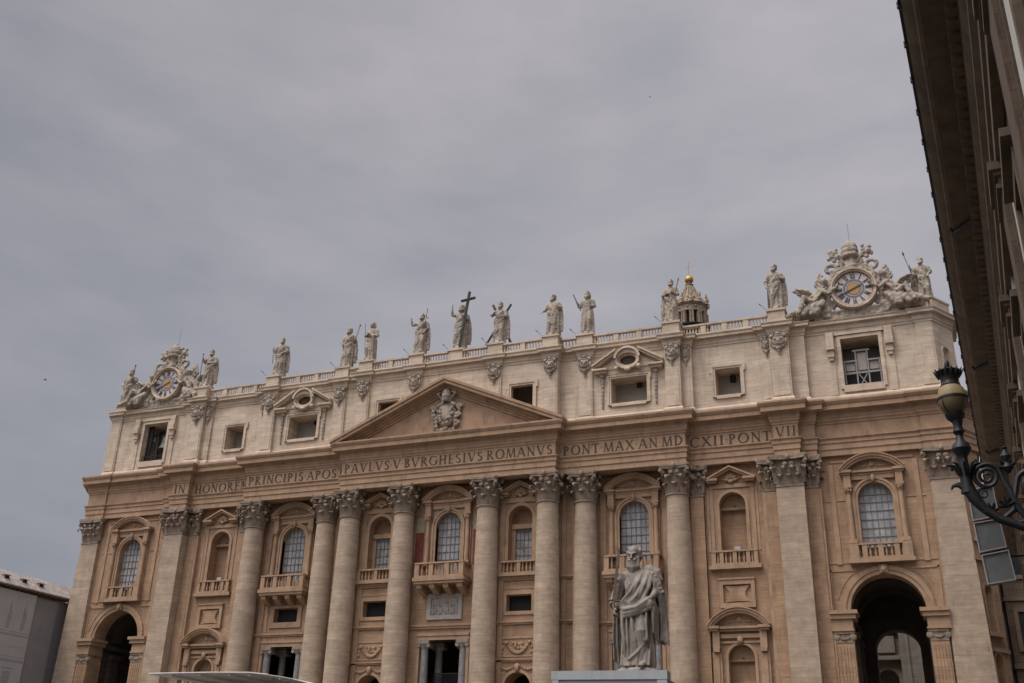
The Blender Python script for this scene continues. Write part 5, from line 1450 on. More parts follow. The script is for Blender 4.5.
    # reclining winged angels on each side
    for q in (-1, 1):
        f = MB(); E = 1.5
        def X(a, yy, z): return (cx + q * (2.5 + a * E), y + .25 + yy * E, 53.3 + z * E)
        def rr_(*r): return [v * E for v in r]
        f.tube([X(1.0, .2, 1.0), X(.85, .2, 1.8), X(.6, .1, 2.4)], rr_(.62, .55, .42), 12)
        f.tube([X(.55, .05, 2.45), X(.45, 0, 2.75)], rr_(.2, .17), 8); f.ball(X(.42, -.05, 2.98), rr_(.26, .3, .33), 12, 8); f.ball(X(.5, .06, 3.06), rr_(.3, .3, .28), 10, 8)
        f.tube([X(1.0, .05, .95), X(2.0, -.6, 1.5), X(2.35, -.75, .5), X(2.5, -1.05, .12)], rr_(.42, .3, .2, .14), 10)
        f.tube([X(1.0, .25, .8), X(2.3, -.2, .85), X(3.1, -.55, .3), X(3.5, -.7, .12)], rr_(.4, .28, .2, .13), 10)
        f.tube([X(.8, -.3, 2.2), X(.15, -.5, 1.7), X(-.45, -.45, 2.2)], rr_(.22, .17, .12), 8)
        f.tube([X(.9, .35, 2.2), X(1.7, .1, 1.75), X(1.9, -.4, 1.45)], rr_(.22, .17, .12), 8)
        f.ball(X(-.5, -.45, 2.28), rr_(.15, .15, .15), 8, 6); f.ball(X(1.95, -.45, 1.42), rr_(.15, .15, .15), 8, 6)
        for kk in range(4): f.tube([X(.6 + .35 * kk, -.35, 1.2 - .1 * kk), X(.9 + .5 * kk, -.6 + .05 * kk, .75 - .1 * kk), X(1.1 + .5 * kk + .1 * (-1) ** kk, -.65, .05)], rr_(.24, .28, .18), 7)
        for ox, oy, oz, r0 in ((.9, .1, .7, .6), (1.7, 0, .6, .55), (2.4, -.1, .35, .4), (.3, .2, .6, .5), (.85, .15, 1.7, .5), (1.3, .3, 1.4, .45)): f.ball(X(ox, oy, oz), rr_(r0, r0 * .8, r0), 9, 7)
        for kk in range(4): f.tube([X(.4 + .15 * kk, -.42, 2.2 - .1 * kk), X(.9 + .1 * kk, -.55, 1.6 - .12 * kk), X(1.3 + .15 * kk, -.5, 1.0)], rr_(.09, .1, .08), 6)
        f.tube([X(.2, .2, .4), X(1.2, .1, .35), X(2.9, -.1, .15)], rr_(.55, .5, .25), 10)
        f.tube([X(1.2, .3, .9), X(2.2, .2, .5), X(3.0, .1, .2)], rr_(.4, .4, .25), 9)
        for (a0, z0, a1, z1, w0) in ((.8, 2.2, .55, 4.0, .42), (1.25, 2.1, 2.7, 3.0, .5)):          # two raised wings, each a broad feathered blade
            p0, p2 = Vector(X(a0, .5, z0)), Vector(X(a1, .62, z1)); d = (p2 - p0); pm = p0 + d * .55; nrm = Vector((-d.z, 0, d.x)).normalized() * q
            f.tube([p0, p0 + d * .3 + nrm * .1, pm + nrm * .1, p0 + d * .85, p2], rr_(.22, w0, w0 * .95, w0 * .55, .08), 10, .38)
            for kk in range(5):
                b0 = p0 + d * (.2 + .14 * kk); f.tube([b0, b0 + d * .18 - nrm * (.4 - .05 * kk) * E, b0 + d * .3 - nrm * (.55 - .08 * kk) * E], rr_(.2, .18, .07), 6, .6)
        ang = remesh(f, 'angel', 'statue', .08, 1, .1, 2.6)
        o = bpy.data.objects.new('angel', ang); COL.objects.link(o); o.parent = T; o.matrix_parent_inverse = world_of(T).inverted()
clock(-46.5, -1, 'round white faced clock with carved angels over the left belfry with hanging bells')
clock(48.12, 1, 'round white faced clock with carved angels at the right end of the roofline')
# ================================================================== DOME LANTERN far behind the roofline
LX, LY = .0, 146
T = thing('dome_lantern', 'stone dome lantern with gilded ball and cross rising behind the roof balustrade', 'lantern', (LX, LY, 100))
b = MB(); b.lathe([(3.4, 116), (3.4, 127.3)], (LX, LY, 0), 24); b.lathe([(4.9, 116), (4.9, 122.2), (5.2, 122.4), (5.2, 122.8), (3.2, 122.9)], (LX, LY, 0), 32)
b.build('drum', 'dusk', T)  # near-black core carries the shade of the openings between buttresses
b = MB(); b.lathe([(3.4, 126.7), (4.5, 126.8), (4.5, 127.2), (4.35, 127.3), (4.35, 128.5), (4.7, 128.8), (4.9, 129.2), (4.4, 129.4), (4.1, 129.9), (3.5, 130.7), (2.9, 131.7), (2.3, 132.8), (1.8, 134.0), (1.3, 135.2), (1.0, 136.0), (1.2, 136.3), (.7, 136.6), (.55, 137.0)], (LX, LY, 0), 32)
for i in range(16):
    a = 2 * PI * i / 16; u = (cos(a), sin(a))
    b.tube([(LX + u[0] * 4.1, LY + u[1] * 4.1, 129.8), (LX + u[0] * 2.8, LY + u[1] * 2.8, 132), (LX + u[0] * 1.3, LY + u[1] * 1.3, 135.5)], [.26, .22, .15], 6)
for i in range(12):
    a = 2 * PI * i / 12; u = (cos(a), sin(a)); b.ball((LX + u[0] * 4.35, LY + u[1] * 4.35, 127.9), (.35, .35, .35), 7, 5)
    b.ball((LX + u[0] * 3.3, LY + u[1] * 3.3, 131.1), (.45, .45, .6), 7, 5)
SPIRE = b.build('spire', 'lantern', T)
k = MB()
for i in range(12):
    a = 2 * PI * (i + .5) / 12; u = (cos(a), sin(a)); p = (LX + u[0] * 4.8, LY + u[1] * 4.8)
    k.lathe([(.5, 129.1), (.36, 129.6), (.5, 130.1), (.22, 130.6), (.34, 131.2), (.3, 131.7), (.05, 132.4)], (p[0], p[1], 0), 8)
k.build('candelabra', 'lantern', SPIRE)
for i in range(12):
    a = 2 * PI * (i + .5) / 12; u = Vector((cos(a), sin(a), 0)); t = Vector((-u.y, u.x, 0))
    k = MB()
    for q in (-1, 1): k.lathe([(.24, 122.8), (.21, 126.2), (.32, 126.7)], (LX + u.x * 4.55 + t.x * q * .36, LY + u.y * 4.55 + t.y * q * .36, 0), 10)
    c = Vector((LX, LY, 0)) + u * 4.0
    vs = [c + t * a_ * .62 + u * b_ * .5 + Vector((0, 0, z)) for z in (122.8, 126.75) for a_, b_ in ((-1, -1), (1, -1), (1, 1), (-1, 1))]
    k.add(vs, [(3, 2, 1, 0), (4, 5, 6, 7), (0, 1, 5, 4), (1, 2, 6, 5), (2, 3, 7, 6), (3, 0, 4, 7)])
    k.build('buttress', 'lantern', T)
k = MB(); k.ball((LX, LY, 138.0), 1.22, 24, 16); k.lathe([(.5, 136.6), (.35, 137.0)], (LX, LY, 0), 12); k.build('ball', 'gold', T)
k = MB(); k.tube([(LX, LY, 139.1), (LX, LY, 143.6)], .08, 6); k.tube([(LX - .95, LY, 142.2), (LX + .95, LY, 142.2)], .08, 6); k.build('cross', 'gold', T)

# ================================================================== RIGHT-HAND WING (corridor building beside the camera)
WT = thing('corridor_building', 'dark brown palace wing with deep dentilled eaves running along the right edge', 'building', (55.4, -82.6, 0))
Dv = Vector((.0608, .99815, 0)); Nv = Vector((.99815, -.0608, 0)); P0 = Vector((53.35, -82.58, 0))
def W(s, o, z): return P0 + Dv * s + Nv * o + Vector((0, 0, z))
# builder in the wing's frame: x = -s (so that -y faces the square), y = o
MW = Matrix(((-Dv.x, Nv.x, 0, P0.x), (-Dv.y, Nv.y, 0, P0.y), (0, 0, 1, 0), (0, 0, 0, 1)))
def wb(mb, name, m, parent=None, smooth=0, label=None):
    w = MB(); w.merge(mb, MW); return w.build(name, m, parent or WT, smooth=smooth, label=label)
S0, S1 = -45.0, 79.0            # along the wing; x = -s
b = MB()
prof = [(-.3, 20.2), (0, 20.2), (0, 20.75), (.1, 20.8), (.1, 21.3), (.28, 21.45), (.28, 21.6), (0, 21.62), (0, 23.5), (.14, 23.6), (.14, 23.8), (.3, 24.0), (.3, 24.12), (.36, 24.5), (.36, 24.75), (.62, 24.85), (.62, 25.0),
        (1.42, 25.04), (1.42, 25.45), (1.52, 25.5), (1.58, 25.62), (1.78, 25.75), (1.92, 25.95), (1.92, 26.0), (-.3, 26.25)]
b.sweep([(-S1, 2.0), (-S0, 2.0)], prof)
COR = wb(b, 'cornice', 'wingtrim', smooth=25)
b = MB(); n = int((S1 - S0) / .62)
for i in range(n):
    x = -S1 + (i + .5) * .62; b.box(x - .2, x + .2, 1.3, 1.68, 24.4, 24.84)
wb(b, 'dentils', 'wingtrim', COR)
b = MB(); b.box(-S1, -S0, -.02, .12, 26.0, 26.16); b.box(-S1, -S0, .12, 6, 26.02, 26.5)
for i in range(60): b.box(-S1 + i * 2.07, -S1 + i * 2.07 + .12, -.06, .04, 25.9, 26.12)
wb(b, 'gutter', 'iron', COR)
b = MB(); b.box(-S1, -S0, 2.35, 12, -.5, 20.4); b.box(-S1, -S0, 2.2, 12, 20.3, 26.0)
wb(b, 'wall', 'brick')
# pilasters and plaster bays
ss = [2.7 + 9.7 * i for i in range(-4, 8)]
for i, s in enumerate(ss):
    b = MB()
    b.box(-s - .95, -s + .95, 2.0, 2.36, 0, 19.3); b.box(-s - 1.25, -s - .96, 2.15, 2.36, 0, 19.3); b.box(-s + .96, -s + 1.25, 2.15, 2.36, 0, 19.3)
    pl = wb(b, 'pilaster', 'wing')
    b = MB()
    for z0, z1, e in ((19.3, 19.45, .12), (19.45, 19.75, .02), (19.75, 19.9, .14), (19.9, 20.19, .26)):
        b.box(-s - 1.0 - e, -s + 1.0 + e, 2.0 - e, 2.36, z0, z1)
    wb(b, 'capital', 'wingtrim', pl)
    # wall bay between this pilaster and the next one
    m = s + 4.85
    b = MB()
    for q in (-1, 1): b.box(-m + q * 2.1, -m + q * 3.4, 2.2, 2.36, 0, 20.19)
    wb(b, 'plaster_strip', 'wingplaster')
    b = MB()
    for z0, z1 in ((3.5, 8.0), (11.5, 17.0)):
        b.band(rect(-m - 1.1, -m + 1.1, z0, z1) + [(-m - 1.1, z0)], rect(-m - 1.5, -m + 1.5, z0 - .35, z1 + .4) + [(-m - 1.5, z0 - .35)], 2.12, 2.36)
        b.box(-m - 1.75, -m + 1.75, 1.9, 2.36, z1 + .6, z1 + .85); b.box(-m - 1.65, -m + 1.65, 2.0, 2.36, z0 - .7, z0 - .36)
    wf = wb(b, 'window', 'wingtrim')
    b = MB()
    for z0, z1 in ((3.5, 8.0), (11.5, 17.0)): b.box(-m - 1.1, -m + 1.1, 2.31, 2.345, z0, z1)
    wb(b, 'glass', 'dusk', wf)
b = MB()
for z0, z1, o in ((9.4, 9.75, 1.85), (10.3, 10.55, 1.95), (2.0, 2.3, 1.8)): b.box(-S1, -S0, o, 2.36, z0, z1)
wb(b, 'string_course', 'wingtrim')
for s in (14.5, 31.0, 47.0):
    b = MB()
    b.tube([(-s, .45, 25.2), (-s, .6, 24.95), (-s + 1.7, 1.72, 24.75), (-s + 1.8, 1.9, 24.3), (-s + 1.8, 1.9, 20.5)], .09, 8)
    wb(b, 'downpipe', 'iron', smooth=40)

# link building between the basilica's end and the wing, and the block seen through the right-hand arch
LK = thing('link_building', 'dark narrow building joining the right end of the basilica to the wing', 'building', (64, 6, 0))
b = MB(); b.box(58.6, 72, 4.5, 12, 0, 33); b.build('wall', 'wing', LK, smooth=0)
b = MB(); b.box(58.4, 72.2, 4.2, 12.2, 33, 33.6); b.box(58.5, 72.1, 4.35, 12.1, 22, 22.4); b.box(58.5, 72.1, 4.3, 12.1, 15.5, 16); b.build('cornice', 'wingtrim', LK, smooth=0)
b = MB()
for z in (17.5, 24.5): b.band(rect(59.6, 61.4, z, z + 3.4) + [(59.6, z)], rect(59.2, 61.8, z - .4, z + 3.8) + [(59.2, z - .4)], 4.3, 4.55)
wf = b.build('window', 'wingtrim', LK, smooth=0)
b = MB()
for z in (17.5, 24.5): b.box(59.6, 61.4, 4.44, 4.52, z, z + 3.4)
b.build('glass', 'dusk', wf, smooth=0)
RB = thing('courtyard_building', 'grey stone building with a broad pilaster seen through the right arch', 'building', (44, 36, 0))
b = MB(); b.flat_poly(rect(20, 58, 0, 40), [arched(45.4, 1.3, .1, 18.2, 14)], 36); b.reveal(arched(45.4, 1.3, .1, 18.2, 14), 36, 37.5); b.box(20, 58, 37.6, 40, 0, 40); b.build('wall', 'court', RB, smooth=0)
b = MB(); b.box(47.2, 51.6, 34.6, 35.98, 0, 40); b.box(47.9, 48.3, 34.4, 34.59, 0, 40); b.build('pilaster', 'court', RB, smooth=0)
b = MB(); b.box(20, 47.19, 35.2, 35.98, 20.6, 21.1); b.box(20, 47.19, 35.5, 35.98, 24, 24.3); b.box(44.4, 46.6, 35.6, 35.98, 21.5, 23.6); b.build('string_course', 'court', RB, smooth=0)

# ================================================================== LAMP ON ITS SCROLL BRACKET
def wall_lamp():
    T = thing('wall_lamp', 'black wrought iron bracket lamp with round amber globe and spiral scrolls, nearest on the wing', 'lamp', (52.74, -92.3, 6.9), 'bracket lamps along the wing')
    X, Y = 52.72, -92.3
    b = MB()
    b.lathe([(.10, 8.24), (.07, 8.12), (.10, 8.02), (.055, 7.95), (.075, 7.85), (.14, 7.78), (.165, 7.7), (.11, 7.6), (.075, 7.55), (.08, 7.45), (.09, 7.35), (.095, 7.2), (.105, 7.05), (.115, 6.9)], (X + .02, Y, 0), 16)
    for i in range(8):
        a = 2 * PI * i / 8; u = (cos(a), sin(a))
        b.tube([(X + .02 + u[0] * .1, Y + u[1] * .1, 7.22), (X + .02 + u[0] * .17, Y + u[1] * .17, 7.4), (X + .02 + u[0] * .27, Y + u[1] * .27, 7.42), (X + .02 + u[0] * .29, Y + u[1] * .29, 7.37)], [.045, .06, .04, .012], 6, .5)
    st_ = b.build('stem', 'iron', T, smooth=40)
    b = MB()
    b.tube([(X + .03, Y, 7.0), (X + .1, Y, 6.8), (52.96, Y, 6.6), (53.17, Y, 6.42), (53.5, Y, 6.26), (54.0, Y, 6.12), (54.95, Y, 6.0)], [.11, .105, .082, .08, .072, .065, .065], 10)
    b.tube([(X + .0, Y, 6.98), (X - .12, Y, 7.06), (X - .21, Y, 7.04), (X - .24, Y, 6.98)], [.08, .05, .03, .015], 7)
    def spiral(cx, cz, r0, turns, a0, sgn, r, r1=.04):
        n = int(turns * 18); pts = []; rad = []
        for i in range(n + 1):
            t = i / n; a = a0 + sgn * turns * 2 * PI * t; q = r0 + (r1 - r0) * t
            pts.append((cx + q * cos(a), Y, cz + q * sin(a))); rad.append(r * (1 - .45 * t))
        return pts, rad
    p, r = spiral(53.07, 7.17, .235, 2.3, R(20), 1, .045)
    b.tube([(53.62, Y, 6.36), (53.47, Y, 6.6), (53.4, Y, 6.9), (53.33, Y, 7.08)] + p, [.055, .06, .055, .05] + r, 8)
    p, r = spiral(53.78, 6.98, .27, 2.0, R(150), -1, .05)
    b.tube([(53.25, Y, 6.44), (53.4, Y, 6.55), (53.47, Y, 6.85)] + p, [.05, .055, .05] + r, 8)
    p, r = spiral(54.35, 6.55, .22, 1.6, R(200), -1, .045)
    b.tube([(54.9, Y, 6.2), (54.7, Y, 6.2), (54.3, Y, 6.3)] + p, [.05, .05, .05] + r, 8)
    p, r = spiral(52.98, 6.88, .1, 1.5, R(60), 1, .025, .02); b.tube(p, r, 6)
    for c in ((53.05, 6.53), (53.3, 6.62), (53.42, 7.3)):
        for i in range(5):
            a = R(20 + 40 * i); b.tube([(c[0], Y, c[1]), (c[0] + .1 * cos(a), Y - .04, c[1] + .12 * sin(a)), (c[0] + .14 * cos(a), Y - .08, c[1] + .18 * sin(a))], [.04, .045, .012], 6, .6)
    b.lathe([(.03, 7.2), (.1, 7.3), (.06, 7.4), (.1, 7.5), (.03, 7.62), (.05, 7.66), (.0, 7.7)], (53.42, Y, 0), 10)
    b.box(54.82, 55.0, Y - .25, Y + .25, 5.4, 7.4)
    b.build('bracket', 'iron', T, smooth=40)
    b = MB(); b.lathe([(.02, 8.31), (.14, 8.36), (.225, 8.47), (.255, 8.6), (.255, 8.63)], (X, Y, 0), 24); g = b.build('globe', 'lampglass_low', T)
    b = MB(); b.lathe([(.252, 8.65), (.245, 8.72), (.21, 8.83), (.15, 8.9)], (X, Y, 0), 24); b.build('upper_glass', 'lampglass', g)
    b = MB()
    b.lathe([(.25, 8.61), (.268, 8.622), (.268, 8.658), (.25, 8.67)], (X, Y, 0), 24)
    for i in range(4):
        a = 2 * PI * i / 4 + .8; u = (cos(a), sin(a))
        b.tube([(X + u[0] * .09, Y + u[1] * .09, 8.3), (X + u[0] * .23, Y + u[1] * .23, 8.44), (X + u[0] * .258, Y + u[1] * .258, 8.62)], .008, 6)
    b.lathe([(.09, 8.22), (.15, 8.28), (.17, 8.35), (.1, 8.33)], (X, Y, 0), 16)
    b.build('cage', 'iron', g, smooth=40)
    b = MB(); b.lathe([(.16, 8.86), (.175, 8.9), (.15, 8.94), (.15, 9.0), (.165, 9.06), (.185, 9.12), (.215, 9.17), (.205, 9.18), (.15, 9.14), (.0, 9.13)], (X, Y, 0), 24)
    for i in range(14):
        a = 2 * PI * i / 14; u = (cos(a), sin(a))
        b.tube([(X + u[0] * .19, Y + u[1] * .19, 9.08), (X + u[0] * .215, Y + u[1] * .215, 9.14), (X + u[0] * .25, Y + u[1] * .25, 9.2)], [.03, .042, .012], 6, .6)
    b.tube([(X, Y, 9.12), (X, Y, 9.24), (X, Y, 9.3), (X, Y, 9.36), (X, Y, 9.41)], [.03, .02, .045, .04, .01], 8)
    b.build('crown', 'iron', T, smooth=40)
    return T
lamp = wall_lamp()
far = copy_tree(lamp)
far.location = (52.74 + 1.97, -92.3 + 32.3, 6.9 + .45)
tag(far, 'small distant bracket lamp farther along the wing, low at the right edge', 'lamp', 'bracket lamps along the wing')

# loudspeaker hanging below the bracket
T = thing('loudspeaker', 'grey loudspeaker column of square panels hung below the scroll bracket', 'loudspeaker', (53.0, -91.05, 7.3))
def sp(c0, c1, c2, c3):
    """corners top-left, top-right, bottom-right, bottom-left in (x,z)"""
    b = MB(); b.prism([c3, c2, c1, c0], -91.05, -90.85)
    f = b.build('panel', 'panel', T, smooth=0)
    cx = sum(c[0] for c in (c0, c1, c2, c3)) / 4; cz = sum(c[1] for c in (c0, c1, c2, c3)) / 4
    ins = lambda c, k: (cx + (c[0] - cx) * k, cz + (c[1] - cz) * k)
    b = MB(); L4 = [c3, c2, c1, c0, c3]; b.band([ins(c, .945) for c in L4], [ins(c, 1.01) for c in L4], -91.075, -90.9); b.build('panel_frame', 'panelframe', f, smooth=0)
sp((52.780, 7.300), (53.220, 7.340), (53.240, 6.780), (52.800, 6.720))
sp((52.800, 6.680), (53.240, 6.730), (53.280, 6.210), (52.830, 6.140))
sp((52.850, 6.090), (53.300, 6.160), (53.340, 5.630), (52.880, 5.570))
b = MB(); b.tube([(53.05, -90.8, 7.2), (53.2, -90.8, 5.7)], .035, 6); b.tube([(53.1, -90.8, 6.7), (54.95, -90.8, 6.75)], .03, 6); b.tube([(53.15, -90.8, 6.1), (54.95, -90.8, 6.15)], .03, 6)
b.build('mounting_bar', 'iron', T, smooth=0)

# ================================================================== LEFT-HAND WING under printed scaffold sheets
LT = thing('sheeted_building', 'building at the far left wrapped in grey printed scaffold sheets under a pale roof', 'building', (-60, -20, 0))
XL = -57.7
b = MB(); b.box(-68, XL - .6, -45, 4, 0, 25.9); b.build('wall', 'sheetdark', LT, smooth=0)
b = MB(); b.box(XL - .6, XL, -45, -5.15, 2, 25.75); SH = b.build('printed_sheet', 'sheet', LT, smooth=0)
b = MB(); b.box(XL - .55, XL - .25, -5.14, -1.0, 2, 25.6); b.build('plain_sheet', 'sheetdark', LT, smooth=0)
pr_ = MB()
def pbox(y0, y1, z0, z1, k=0): pr_.box(XL - .01, XL + .006 + .002 * k, y0, y1, z0, z1)
pbox(-45, -5.3, 20.25, 20.5); pbox(-45, -5.3, 20.7, 20.8, 1); pbox(-45, -5.3, 17.1, 17.45); pbox(-45, -5.3, 17.7, 17.8, 1); pbox(-45, -5.3, 13.1, 13.3)
for y in (-16, -11.6, -9.0, -6.6):
    # faint printed figures and windows
    for (a, z, w, h) in ((0, 21.9, .55, 1.7), (0, 23.3, .4, 1.2), (0, 24.25, .2, .45), (.3, 22.6, .2, 1.2)): pbox(y + a - w / 2, y + a + w / 2, z - h / 2, z + h / 2, int(z) % 3)
for y in (-14.5, -10.3, -7.6):
    pbox(y - .7, y + .7, 13.7, 16.0); pbox(y - .9, y + .9, 16.2, 16.45, 1)
pr_.build('print', 'print', SH, smooth=0)
b = MB()
for y in (-20.2, -17.2, -14.2, -11.2, -8.2): b.box(XL - .01, XL + .025, y - .03, y + .03, 2, 25.7)
for z in (6, 9.5, 15, 19, 22.8): b.box(XL - .01, XL + .02, -45, -5.16, z - .025, z + .025)
b.build('seam', 'sheet', SH, smooth=0)
b = MB()
b.add([(XL + .5, -45, 26.35), (XL + .5, 1.5, 26.35), (XL - 1.3, 1.5, 28.2), (XL - 1.3, -45, 28.2), (XL - 9, -45, 28.4), (XL - 9, 1.5, 28.4), (XL + .5, -45, 26.2), (XL + .5, 1.5, 26.2), (XL - 9, 1.5, 26.2), (XL - 9, -45, 26.2)],
      [(0, 1, 2, 3), (3, 2, 5, 4), (6, 7, 1, 0), (7, 8, 5, 2, 1), (6, 0, 3, 4, 9), (9, 8, 7, 6)])
RF = b.build('roof', 'roof', LT, smooth=0)
for y in (-17.5, -14.3, -10.6, -7.6, -4.7):
    b = MB(); b.box(XL - .75, XL - .12, y - .4, y + .4, 26.9, 27.42); b.box(XL - .8, XL + .0, y - .55, y + .55, 27.422, 27.5); d = b.build('roof_vent', 'roof', RF, smooth=0)
    k = MB(); k.box(XL - .2, XL - .1, y - .32, y + .32, 27.0, 27.38); k.build('vent_grille', 'dusk', d, smooth=0)
b = MB()
b.box(XL - .5, XL + .38, -45, 1.3, 26.05, 26.19)
for i in range(60): b.box(XL - .5, XL + .3, -44.6 + i * .77, -44.5 + i * .77, 25.86, 26.045)
b.build('eaves', 'brick', LT, smooth=0)

# ================================================================== APOSTLE STATUE IN THE SQUARE, SCREEN HOUSING, CANOPY
def apostle():
    mb = MB()
    L_ = []
    for z, rx, ry, cx, fd in ((.0, .25, .22, .0, 1.1), (.08, .26, .225, .0, 1.1), (.25, .25, .21, .005, 1.05), (.45, .24, .2, .01, 1), (.65, .23, .185, .015, .8), (.82, .225, .18, .02, .5), (.95, .22, .17, .02, .35),
                              (1.05, .205, .155, .015, .3), (1.15, .2, .15, .01, .3), (1.28, .205, .15, .0, .3), (1.38, .195, .135, -.005, .25), (1.45, .15, .11, -.01, .1), (1.5, .08, .08, -.01, 0)):
        L_.append((z, rx, ry, cx, -.01, fd))
    robe(mb, L_, 31, folds=11, amp=.026, n=88)
    mb.tube([(.07, -.06, .92), (.11, -.2, .52), (.1, -.15, .08)], [.11, .095, .07], 12)          # forward knee
    mb.tube([(-.09, -.02, .92), (-.08, -.09, .5), (-.08, -.07, .06)], [.1, .085, .06], 10)
    for x, y in ((-.11, -.22), (.12, -.28)):                                                   # sandalled feet
        mb.tube([(x, y + .12, .06), (x, y, .045), (x + .01, y - .08, .03)], [.052, .047, .035], 10, .8)
        for k in range(5): mb.tube([(x - .035 + .018 * k, y - .07, .03), (x - .035 + .018 * k, y - .12 + .008 * abs(k - 1), .02)], .012, 6)
    mb.tube([(-.01, 0, 1.42), (-.02, -.02, 1.6)], [.075, .06], 12)
    # head: bald forehead, side hair, heavy brow, long beard
    h = MB()
    h.ball((0, .01, .03), (.083, .1, .115), 18, 14); h.ball((0, -.03, -.04), (.062, .062, .07), 12, 8)
    h.tube([(-.058, -.078, .045), (-.02, -.103, .04), (0, -.1, .034), (.02, -.103, .04), (.058, -.078, .045)], [.012, .015, .012, .015, .012], 8)
    h.tube([(0, -.1, .035), (0, -.135, -.018), (0, -.1, -.03)], [.013, .021, .014], 8)
    for q in (-1, 1):
        h.ball((q * .043, -.07, -.016), (.026, .022, .022), 8, 6)
        h.ball((q * .088, .01, .01), (.013, .026, .034), 8, 6)
        h.tube([(q * .06, -.09, -.03), (q * .03, -.115, -.045), (0, -.116, -.04)], [.012, .014, .01], 7)      # moustache
    rg = random.Random(8)
    for i in range(34):
        a = rg.uniform(-.25, PI + .25); e = rg.uniform(-.9, .95)
        h.ball((.092 * cos(a) * cos(e), .02 + .1 * sin(a) * cos(e), .035 + .115 * sin(e)), rg.uniform(.022, .034), 7, 5)
    for i in range(13):
        t = (i - 6) / 6; x = .07 * t
        h.tube([(x, -.085 + .05 * abs(t), -.05 + .05 * abs(t)), (x * 1.05 + rg.uniform(-.008, .008), -.122 + .04 * abs(t), -.13), (x * .6 + rg.uniform(-.012, .012), -.115 + .03 * abs(t), -.27 + .06 * abs(t))], [.024, .027, .01], 7)
    h.tube([(0, -.07, -.06), (0, -.09, -.13), (0, -.09, -.2)], [.06, .05, .02], 10)
    mb.merge(h, Matrix.Translation((-.025, -.05, 1.672)) @ Matrix.Rotation(-.1, 4, 'Z') @ Matrix.Rotation(.24, 4, 'X') @ Matrix.Scale(1.16, 4))
    for q in (-1, 1): mb.ball((q * .16 - .01, 0, 1.39), (.085, .09, .08), 12, 8)
    # arm on the sword side: elbow out, hand at the hip
    mb.tube([(-.19, 0, 1.39), (-.3, .02, 1.16), (-.345, -.03, .99), (-.33, -.16, .86)], [.08, .075, .06, .036], 12)
    mb.tube([(-.18, 0, 1.41), (-.29, .02, 1.2), (-.355, .0, 1.0), (-.36, -.06, .93)], [.1, .105, .105, .085], 12)
    for k in range(4): mb.tube([(-.24 - .02 * k, -.09, 1.32 - .08 * k), (-.34, -.09, 1.12 - .04 * k), (-.39, -.05, .98 - .02 * k)], [.02, .028, .016], 7)
    hand(mb, (-.325, -.18, .87), (.05, -.5, -.8), (-1, -.3, .1), 1.15, .95)
    # other arm bent inside the cloak, fingers on its edge
    mb.tube([(.17, 0, 1.4), (.3, .02, 1.22), (.3, -.12, 1.06), (.25, -.2, .99)], [.09, .085, .06, .036], 12)
    hand(mb, (.25, -.2, .99), (-.1, -.35, -1), (.3, -1, .2), 1.15, .7)
    # mantle: gathered on the shoulder, diagonal across the chest, round the hip and back
    for k in range(7):
        s_ = k / 6
        mb.tube([(.1 + .17 * s_, .08, 1.5 - .03 * s_), (.08 + .18 * s_, -.07, 1.44 - .06 * s_), (.03 + .2 * s_, -.165 - .02 * sin(k * 2), 1.27 - .1 * s_), (-.06 + .2 * s_, -.2 - .02 * cos(k * 2), 1.1 - .13 * s_), (-.17 + .17 * s_, -.2 - .012 * s_, .99 - .14 * s_), (-.26 + .1 * s_, -.13 - .07 * s_, .93 - .1 * s_), (-.28, .0, .9 - .06 * s_)],
                [.026, .034, .034, .032, .034, .034, .03], 8)
    drape(mb, [(-.27, -.1, .89), (-.14, -.235, .84), (.04, -.25, .86), (.2, -.22, .96), (.29, -.14, 1.06)], .044, 4, (0, .004, -.045))
    mb.tube([(.1, .04, 1.46), (.2, .03, 1.46), (.29, .04, 1.4), (.34, .05, 1.28)], [.08, .1, .1, .09], 10)
    # apron of the mantle: a few uneven folds raking down to a slanting hem, robe folds below it
    for x0, x1, zb, r0 in ((-.21, -.16, .16, .03), (-.13, -.1, .12, .018), (-.06, .02, .2, .034), (.03, .09, .3, .02), (.1, .17, .36, .03), (.19, .21, .42, .022)):
        mb.tube([(x0, -.2, .83), ((x0 + x1) / 2 - .01, -.228, .6), (x1 - .01, -.235, .38), (x1, -.225, zb)], [r0 * .8, r0, r0, r0 * .5], 9)
    mb.tube([(-.2, -.19, .1), (-.08, -.235, .13), (.04, -.245, .22), (.14, -.24, .33), (.22, -.2, .42)], [.014, .02, .022, .02, .014], 8)
    for x0, r0 in ((-.21, .022), (-.15, .034), (-.06, .02), (.0, .036), (.085, .022), (.17, .034), (.23, .02)):
        mb.tube([(x0, -.15, .36), (x0 - .008, -.2, .18), (x0 - .015, -.222, .03)], [r0 * .5, r0 * .9, r0], 8)
    # long narrow fall below the sword hand
    cloak(mb, [(-.32, -.05, .94), (-.335, -.05, .7), (-.335, -.04, .4), (-.31, -.03, .1)], .09, .15, .03, 2, 2)
    # wide fall of the cloak on the other side, hanging free from the forearm
    cloak(mb, [(.29, .04, 1.4), (.34, .07, 1.15), (.37, .08, .85), (.385, .08, .55), (.385, .08, .38)], .13, .17, .04, 4, 3)
    for k in range(5): mb.tube([(.3 + .03 * k, -.06, 1.36 - .06 * k), (.36 + .015 * k, -.06 + .02 * k, 1.1), (.39 + .012 * k, -.02 + .02 * k, .75), (.36 + .03 * k, .02, .42 - .02 * k)], [.028, .034, .032, .014], 8)
    for k in range(4): mb.tube([(.27, -.15, 1.02), (.29 + .012 * k, -.17 + .03 * k, .84), (.28 + .016 * k, -.15 + .04 * k, .5 - .05 * k)], [.04, .036, .014], 8)
    rg = random.Random(21)
